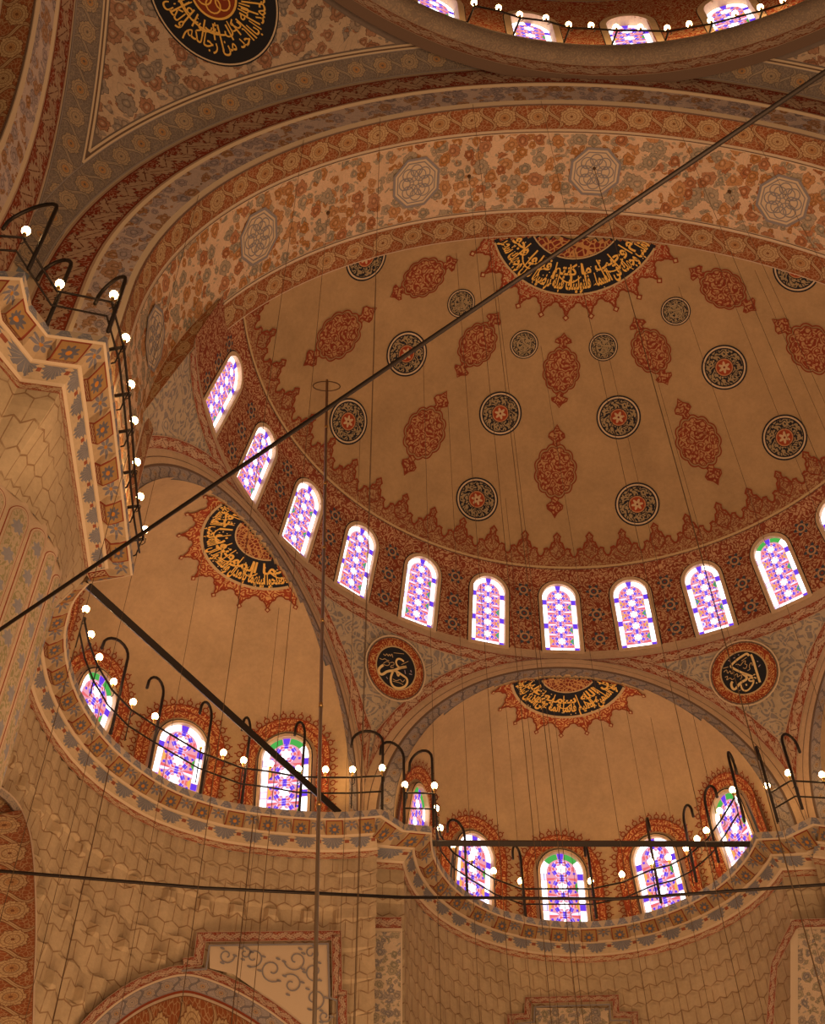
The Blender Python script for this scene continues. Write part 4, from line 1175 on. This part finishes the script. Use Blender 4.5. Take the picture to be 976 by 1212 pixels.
frame_strip(mb, [(215, 1148), (243, 1146), (247, 1118), (389, 1116), (391, 1180), (400, 1184), (400, 1225)], 2.2, sF, 'grey')
mb2 = MB()
tag(mb.build('trim_2', None, False, **STRUCT), 'stepped red scroll frame above the painted arch', 'frame')
mb = MB(); q = [(248, 1120), (388, 1118), (389, 1225), (366, 1228), (348, 1206), (320, 1184), (276, 1153), (248, 1146)]
sP = poly_surf('wall_left', .06)
mb.star(dens(q, 8), sP, 'cream', (350, 1145), 4)
sG = poly_surf('wall_left', .09)
def spiral(cx, cy, r, a0, tu, d=1): return [(cx+r*(1-t*.82)*cos(a0+d*t*tu), cy+r*(1-t*.82)*sin(a0+d*t*tu)) for t in lin(0, 1, 26)]
for cx, cy, r, a0, d in ((268, 1131, 10, 0, 1), (300, 1133, 12, 2, -1), (322, 1148, 15, 1, 1), (350, 1136, 14, 3, -1), (372, 1150, 12, 1, 1), (345, 1165, 13, 4, 1), (372, 1182, 14, 2, -1), (384, 1203, 8, 0, 1), (290, 1128, 8, 4, 1), (368, 1128, 9, 1, -1)):
    mb.ribbon(spiral(cx, cy, r, a0, 7.5, d), 1.7, sG, 'grey')
    for k in range(3):
        t = a0+k*2.1; mb.star([(cx+r*cos(t)+3*cos(q), cy+r*sin(t)+1.8*sin(q+.5)) for q in lin(0, 2*pi, 7)[:-1]], sG, 'grey', (cx+r*cos(t), cy+r*sin(t)), 1)
tag(mb.build('trim_3', None, False, **STRUCT), 'cream panel with grey scrollwork inside the stepped frame', 'panel')
# floral panel on the corner pier
mb = MB(); sC = face_surf(.0)
def rectp(x0, y0, x1, y1, nx=6, ny=10): return lin(x0, x1, nx), lin(y0, y1, ny)
def decal(mb, x0, y0, x1, y1, surf, mat, us=.03):
    a, c = rectp(x0, y0, x1, y1); mb.grid(lambda x, y: surf(x, y), a, c, mat, lambda x, y: (x*us, -y*us))
M['panel_floral'] = floral('panel floral', (.62, .46, .31), ((.33, .27, .22), (.30, .26, .24), (.36, .30, .20)), 2.3, (.36, .31, .26), .40)
decal(mb, 426, 1098, 476, 1240, face_surf(.12), 'cream'); decal(mb, 430, 1103, 474, 1240, face_surf(.14), 'panel_floral', .03)
band(mb, dens([(428, 1085), (475, 1085)]), dens([(428, 1099), (475, 1099)]), face_surf(.16), 'leafy', 18)
tag(mb.build('trim_4', None, False, **STRUCT), 'upright floral panel with red head on the pier between the small half domes', 'panel')
# right hand panel
def face_r(l=0):
    n = V((sin(radians(30)), cos(radians(30)), 0)); p = n.dot(V((6.35, 11.0, 0))); return lambda x, y: on_plane(x, y, n, p-l)
mb = MB(); decal(mb, 935, 1088, 1010, 1240, face_r(.03), 'cream'); decal(mb, 944, 1100, 1010, 1240, face_r(.05), 'panel_floral', .03)
band(mb, dens([(1010, 1086), (937, 1088), (912, 1140), (904, 1240)]), dens([(1010, 1096), (943, 1098), (920, 1142), (913, 1240)]), face_r(.07), 'leafy', 18)
tag(mb.build('trim_5', None, False, **STRUCT), 'floral panel edged in red on the pier at the right edge', 'panel')
# centre frame
sM = poly_surf('wall_back', .10); mb = MB()
frame_strip(mb, [(600, 1235), (600, 1200), (620, 1199), (621, 1180), (732, 1177), (733, 1197), (755, 1197), (756, 1235)], 8, sM, 'leafy', 16)
frame_strip(mb, [(611, 1235), (611, 1211), (631, 1209), (632, 1191), (722, 1188), (723, 1207), (745, 1207), (746, 1235)], 1.6, sM, 'grey')
decal(mb, 634, 1193, 720, 1240, sM, 'panel_floral', .03)
tag(mb.build('trim_6', None, False, **STRUCT), 'stepped red frame with floral field low on the central exedra wall', 'frame')
# dark arch at the lower left edge
mb = MB(); sA = poly_surf('wall_left', .12); oa = catmull([(-30, 925), (-8, 938), (12, 955), (25, 985), (31, 1030), (33, 1100), (31, 1160), (29, 1240)], 6)
band(mb, oa, offp(oa, -1.5), sA, 'brown_line'); band(mb, offp(oa, -1.5), offp(oa, -9), sA, 'vine', 14); band(mb, offp(oa, -9), offp(oa, -11), sA, 'cream')
band(mb, offp(oa, -11), [(a[0]-60, a[1]+6) for a in offp(oa, -11)], sA, 'scroll_red', 34)
tag(mb.build('trim_7', None, False, **STRUCT), 'dark red scroll painted arch at the lower left edge', 'arch')

# ------------------------------------------------------------------ rails, lamps, bars and wires
ZR = -6.6
def tube_obj(name, pts, r, mat, parent=None, n=6, smooth=True):
    m = MB(); m.tube(pts, r, mat, n); return m.build(name, parent, smooth)
def at_z(p, z): q = on_plane(p[0], p[1], (0, 0, 1), z); return q
LAMPS = {
 'pier': ([(30, 275), (70, 338), (134, 351), (148, 402), (154, 457), (158, 500), (161, 549), (165, 590), (171, 629)], 'on the iron rail of the left pier cornice'),
 'left': ([(101, 723), (107, 753), (117, 780), (134, 809), (157, 833), (183, 850), (238, 883), (264, 893), (288, 902), (320, 906), (353, 912), (385, 913), (417, 913), (452, 911)], 'on the rail of the left small half dome'),
 'centre': ([(479, 931), (514, 932), (516, 959), (521, 982), (536, 1002), (558, 1017), (584, 1033), (616, 1045), (699, 1045), (736, 1037), (770, 1022), (791, 1017), (812, 1006), (825, 995), (836, 985), (852, 962), (867, 937)], 'on the rail of the central small half dome'),
 'right': ([(908, 932), (933, 917), (973, 919), (1010, 922)], 'on the rail right of the central small half dome')}
def bulb_meshes():
    m = MB(); m.lathe([(.0, .17), (.05, .155), (.085, .11), (.095, .06), (.075, .0), (.04, -.045), (.0, -.05)], 'bulb', 10)
    b = m.build('bulb', None, True, world=False)
    m = MB(); m.lathe([(.0, -.045), (.05, -.05), (.045, -.1), (.03, -.13), (.028, -.22), (.0, -.25)], 'brass', 8)
    h = m.build('lamp_holder', None, True, world=False)
    m = MB(); m.tube([(0, 0, -.2), (.07, 0, -.27), (.07, 0, -.42), (0, 0, -.5)], .012, 'iron', 5)
    k = m.build('hook_wire', None, False, world=False)
    return [b, h, k]
PROTO = bulb_meshes(); first = [True]; BULBS = []
def lamp(p, label, group, scale=1.0):
    root = empty('oil_lamp_bulb', (p[0], p[1], p[2]+Z0)); root.name = 'lamp'
    tag(root, label, 'lamp', group); root.scale = (scale,)*3; BULBS.append(p)
    for q in PROTO:
        if first[0]: o = q
        else: o = q.copy(); COL.objects.link(o)
        o.parent = root
    first[0] = False
HOOKS = {   # base on the cornice, top of the crook, end of the crook (picture points turned into places at known heights)
 'pier': [((34, 318), (48, 235), (8, 262)), ((55, 385), (78, 303), (48, 322)), ((128, 392), (143, 320), (116, 350))],
 'left': [((131, 868), (140, 756), (123, 757)), ((176, 912), (190, 809), (176, 804)), ((237, 938), (245, 838), (238, 834)), ((286, 950), (290, 853), (288, 854)), ((354, 960), (356, 858), (350, 860)), ((452, 958), (445, 865), (416, 873))],
 'centre': [((478, 974), (470, 884), (450, 882)), ((513, 978), (508, 884), (484, 902)), ((553, 1060), (547, 975), (529, 974)), ((622, 1085), (609, 1004), (606, 1006)), ((706, 1086), (694, 1002), (692, 1004)), ((782, 1068), (771, 974), (767, 972)), ((824, 1043), (808, 960), (818, 956)), ((850, 1020), (833, 938), (846, 933)), ((881, 972), (861, 886), (869, 905))],
 'right': [((920, 972), (902, 890), (895, 888)), ((949, 957), (923, 866), (943, 880))]}
def hook_pts(base, top, end):
    b_ = at_z(base, ZL)
    # height of the crook: vertical above the base, nearest to the picture's top point
    best = None
    for k in range(80):
        z = ZL+.8+k*.04; d = V((b_.x, b_.y, z))-CP; sy = 606-F*d.dot(CU)/d.dot(CF)
        if best is None or abs(sy-top[1]) < best[0]: best = (abs(sy-top[1]), z)
    zt = min(best[1], ZL+3.2); e = at_z(end, zt-.25); dv = V((e.x-b_.x, e.y-b_.y, 0)); L = min(dv.length, 1.3); dv = dv.normalized() if L > .05 else V((0, 1, 0)); L = max(L, .35)
    pts = [(b_.x, b_.y, ZL-.02), (b_.x, b_.y, zt-.45)]
    for i in range(1, 9):
        a = pi*i/9; pts.append((b_.x+dv.x*L*(1-cos(a))/2, b_.y+dv.y*L*(1-cos(a))/2, zt-.45+.45*sin(a)))
    pts.append((b_.x+dv.x*L, b_.y+dv.y*L, zt-.6)); return pts
RAILLAB = {'pier': 'iron lamp rail with curved hooks around the left pier cornice', 'left': 'iron lamp rail with curved hooks above the left small half dome cornice', 'centre': 'iron lamp rail with curved hooks above the central small half dome cornice', 'right': 'iron lamp rail right of the central small half dome'}
for key, (px, where) in LAMPS.items():
    ps = [at_z(p, ZR) for p in px]
    ext = []
    root = empty('lamp_rail', (ps[0].x, ps[0].y, ZL+Z0)); tag(root, RAILLAB[key], 'railing')
    up = [(p.x, p.y, p.z-.22) for p in ps]; lo = [(p.x, p.y, p.z-.78) for p in ps]
    if key == 'pier': up = [(up[0][0]-2.5, up[0][1]-.1, up[0][2])]+up; lo = [(lo[0][0]-2.5, lo[0][1]-.1, lo[0][2])]+lo
    tube_obj('rail', up, .030, 'iron', root, 5); tube_obj('rail', lo, .026, 'iron', root, 5)
    for h in HOOKS[key]: tube_obj('hook_post', hook_pts(*h), .045, 'iron', root, 6)
    if key in ('pier',):
        for i in range(3, len(ps)):
            p = ps[i]; tube_obj('bracket', [(p.x-.75, p.y, ZL+.02), (p.x-.1, p.y+.1, ZL+.55), (p.x, p.y, ZR-.22)], .02, 'iron', root, 5)
            tube_obj('bracket', [(p.x-.55, p.y+.25, ZR-.1), (p.x, p.y+.05, ZR-.22)], .045, 'iron', root, 5)
    else:
        for i in range(0, len(ps), 2):
            p = ps[i]; tube_obj('bracket', [(p.x, p.y, ZL), (p.x, p.y, ZR-.22)], .018, 'iron', root, 5)
    for i, p in enumerate(ps):
        lamp(p, 'small bulb %s, %s from the left' % (where, ordinal(i)), 'small bulbs '+where)
dl = [(561, 4), (590, 10), (615, 18), (646, 22), (673, 30), (699.5, 31), (729, 33), (757.5, 33), (789.6, 34), (815.7, 29.4), (841, 25), (870, 17), (900, 9.4), (926.5, 1)]
root = empty('lamp_rail', (0, -4.9, 12.1+Z0)); tag(root, 'iron lamp rail round the foot of the central dome, top edge of the picture', 'railing')
ps = [on_cyl(x, y, RC, 14.75) for x, y in dl]
zr = 12.75
fx = []
for x, y in dl:
    q = at_z((x, y), 12.95); fx.append(q)
up = [(q.x, q.y, q.z-.25) for q in fx]; tube_obj('rail', up, .035, 'iron', root, 5)
for i in range(0, len(fx), 2):
    q = fx[i]; tube_obj('bracket', [(q.x-.25, q.y+.35, 12.05), (q.x, q.y, q.z-.25)], .035, 'iron', root, 5)
for i, q in enumerate(fx): lamp(q, 'small bulb at the foot of the central dome, %s from the left' % ordinal(i), 'small bulbs at the foot of the central dome', 1.1)

def bar(name, pts, r, mat, label, cat, box=False):
    m = MB(); m.tube(pts, r, mat, 4 if box else 7); o = m.build(name, None, not box); tag(o, label, cat); return o
a, b_ = at_z((515, 998), ZL+.0), at_z((872, 999), ZL+.0)
d = (b_-a).normalized(); bar('tie_bar', [a-d*.4, b_+d*.5], .11, 'iron', 'thick dark iron tie bar spanning the central small half dome', 'tie bar', True)
a, b_ = at_z((103, 692), ZL+.1), at_z((400, 961), ZL+.1); bar('tie_bar', [a, b_], .12, 'iron', 'thick dark iron tie bar slanting across the left small half dome', 'tie bar', True)
a, b_ = at_z((0, 745), -15), at_z((976, 85), -15); d = (b_-a); bar('tie_rod', [a-d*.03, b_+d*.2], (.034), 'iron', 'very long dark rod crossing the whole picture from left to upper right', 'rod')
c1, c2, c3_ = at_z((0, 1031), -14), at_z((474, 1062), -14), at_z((976, 1047), -14)
c1b = at_z((240, 1051), -14); c3b = at_z((730, 1064), -14)
q1 = c1+(c1-c1b)*.05
bar('cable', [q1, c1, c1b, c2], .038, 'iron', 'thin horizontal iron cable crossing in front of the lower left walls', 'cable')
bar('cable', [c2, c3b, c3_, c3_+(c3_-c3b)*.3], .036, 'iron', 'thin horizontal iron cable crossing in front of the central small half dome', 'cable')
# upright pipe
pt = on_plane(386, 445, (0, 1, 0), 1.0); X_, Y_ = pt.x, pt.y
tp = at_z((372, 1212), -20)
def vline(px, zt, zb=-24):
    """hanging wire: anchored where the picture shows its upper end at height surface point px"""
    return [(px.x, px.y, px.z), (px.x, px.y, zb)]
P0 = on_plane(387, 450, (0, 1, 0), 4.0)
_q = at_z((372, 1212), -18); _d = V(_q)-P0; PB = P0+_d*((-31.372-P0.z)/_d.z)
m = MB(); m.tube([(P0.x, P0.y, P0.z), PB], .045, 'steel', 7)
for k in range(6): m.tube([P0+_d*(.12+k*.13), P0+_d*(.125+k*.13)], .06, 'brass', 7)
o = m.build('pipe', None, True); tag(o, 'long thin upright metal pipe in front of the left small half dome', 'pipe')
m = MB(); m.tube([(P0.x+.28*cos(t)*1.6, P0.y, P0.z-.35+.28*sin(t)) for t in lin(0, 2*pi, 16)], .02, 'wire', 5); o = m.build('wire_loop', None, True); tag(o, 'thin wire loop at the top of the upright pipe', 'wire')
# hanging wires: (upper end in the picture, surface it hangs from)
def top_of(x, y, kind):
    if kind == 'd': return on_sphere(x, y, D0, RS-.03)
    if kind == 'a':
        o, dd_ = ray(x, y); a_ = dd_.x**2+dd_.z**2; oz = o.z-ZC; b2 = o.x*dd_.x+oz*dd_.z; D = b2*b2-a_*(o.x**2+oz**2-(RA-.03)**2); return o+dd_*((-b2+sqrt(max(D, 0)))/a_)
    if kind == 'c': return on_sphere(x, y, (0, EA, EZ), ER-.03)
    if kind == 'l': return on_sphere(x, y, rotz((0, EA, EZ), -60), ER-.03)
    if kind == 'z': return at_z((x, y), -8.2)
    return on_plane(x, y, (0, 1, 0), -3.9)
WIRES = [(360, 160, 'f'), (238, 220, 'f'), (450, 135, 'f'), (559, 118, 'f'), (638, 110, 'f'), (789, 118, 'f'), (880, 137, 'f'), (388, 252, 'a'), (703, 199, 'a'), (555, 209, 'a'), (863, 227, 'a'),
 (540, 300, 'd'), (583, 300, 'd'), (445, 330, 'd'), (640, 410, 'd'), (720, 420, 'd'), (758, 380, 'd'), (803, 340, 'd'), (893, 320, 'd'), (845, 300, 'd'),
 (598, 590, 'd'), (530, 480, 'd'), (500, 400, 'd'), (426, 520, 'd'),
 (250, 600, 'l'), (330, 720, 'l'), (185, 560, 'l'), (655, 840, 'c'), (598, 830, 'c'), (740, 835, 'c'), (770, 850, 'c'), (130, 905, 'z'), (300, 967, 'z')]
tops = sorted(WIRES)
for i, (x, y, k) in enumerate(tops):
    p = top_of(x, y, k); m = MB(); r = .006 if k != 'z' else .014
    if x == 703: r = .012
    m.tube([(p.x, p.y, p.z+.02), (p.x, p.y, -27)], r, 'wire', 4, False); o = m.build('hanging_wire', None)
    pl = {'d': 'the large half dome', 'a': 'the floral arch underside', 'f': 'the great arch face', 'l': 'the left small half dome', 'c': 'the central small half dome', 'z': 'the left cornice'}[k]
    same = [t for t in tops if t[2] == k]
    tag(o, 'thin wire hanging from %s, %s from the left' % (pl, ordinal(same.index((x, y, k)))), 'wire', 'wires hanging from the vaults')
    if k in 'fa':
        mm = MB(); mm.tube([(p.x, p.y, p.z+.03), (p.x, p.y, p.z-.12)], [.07, .03], 'wire', 6); mm.build('wire_anchor', o)

# ------------------------------------------------------------------ floor, lamps below, sky
mb = MB(); mb.grid(lambda x, y: (x, y, -31.372), lin(-30, 30, 10), lin(-45, 20, 10), 'carpet', lambda x, y: (x, y)); tag(mb.build('floor', None, False, **STRUCT), 'red carpeted prayer hall floor, below the picture', 'floor')
def area(name, loc, size, power, rot=(pi, 0, 0), col=(1, .62, .33)):
    l = bpy.data.lights.new(name, 'AREA'); l.shape = 'DISK'; l.size = size; l.energy = power; l.color = col
    o = bpy.data.objects.new(name, l); o.location = (loc[0], loc[1], loc[2]+Z0); o.rotation_euler = rot; COL.objects.link(o)
    return o
area('chandelier_light', (0, -19, -26.5), 20, 5600)
area('chandelier_light', (0, 0, -26.5), 12, 1300)
area('chandelier_light', (-10, 4, -26.5), 8, 900)
w = bpy.data.worlds.new('World'); scene.world = w; w.use_nodes = True
w.node_tree.nodes['Background'].inputs[0].default_value = (1, .66, .40, 1); w.node_tree.nodes['Background'].inputs[1].default_value = .06
scene.view_settings.view_transform = 'Standard'; scene.view_settings.look = 'None'; scene.view_settings.exposure = 0; scene.view_settings.gamma = 1
scene.view_settings.use_curve_mapping = False
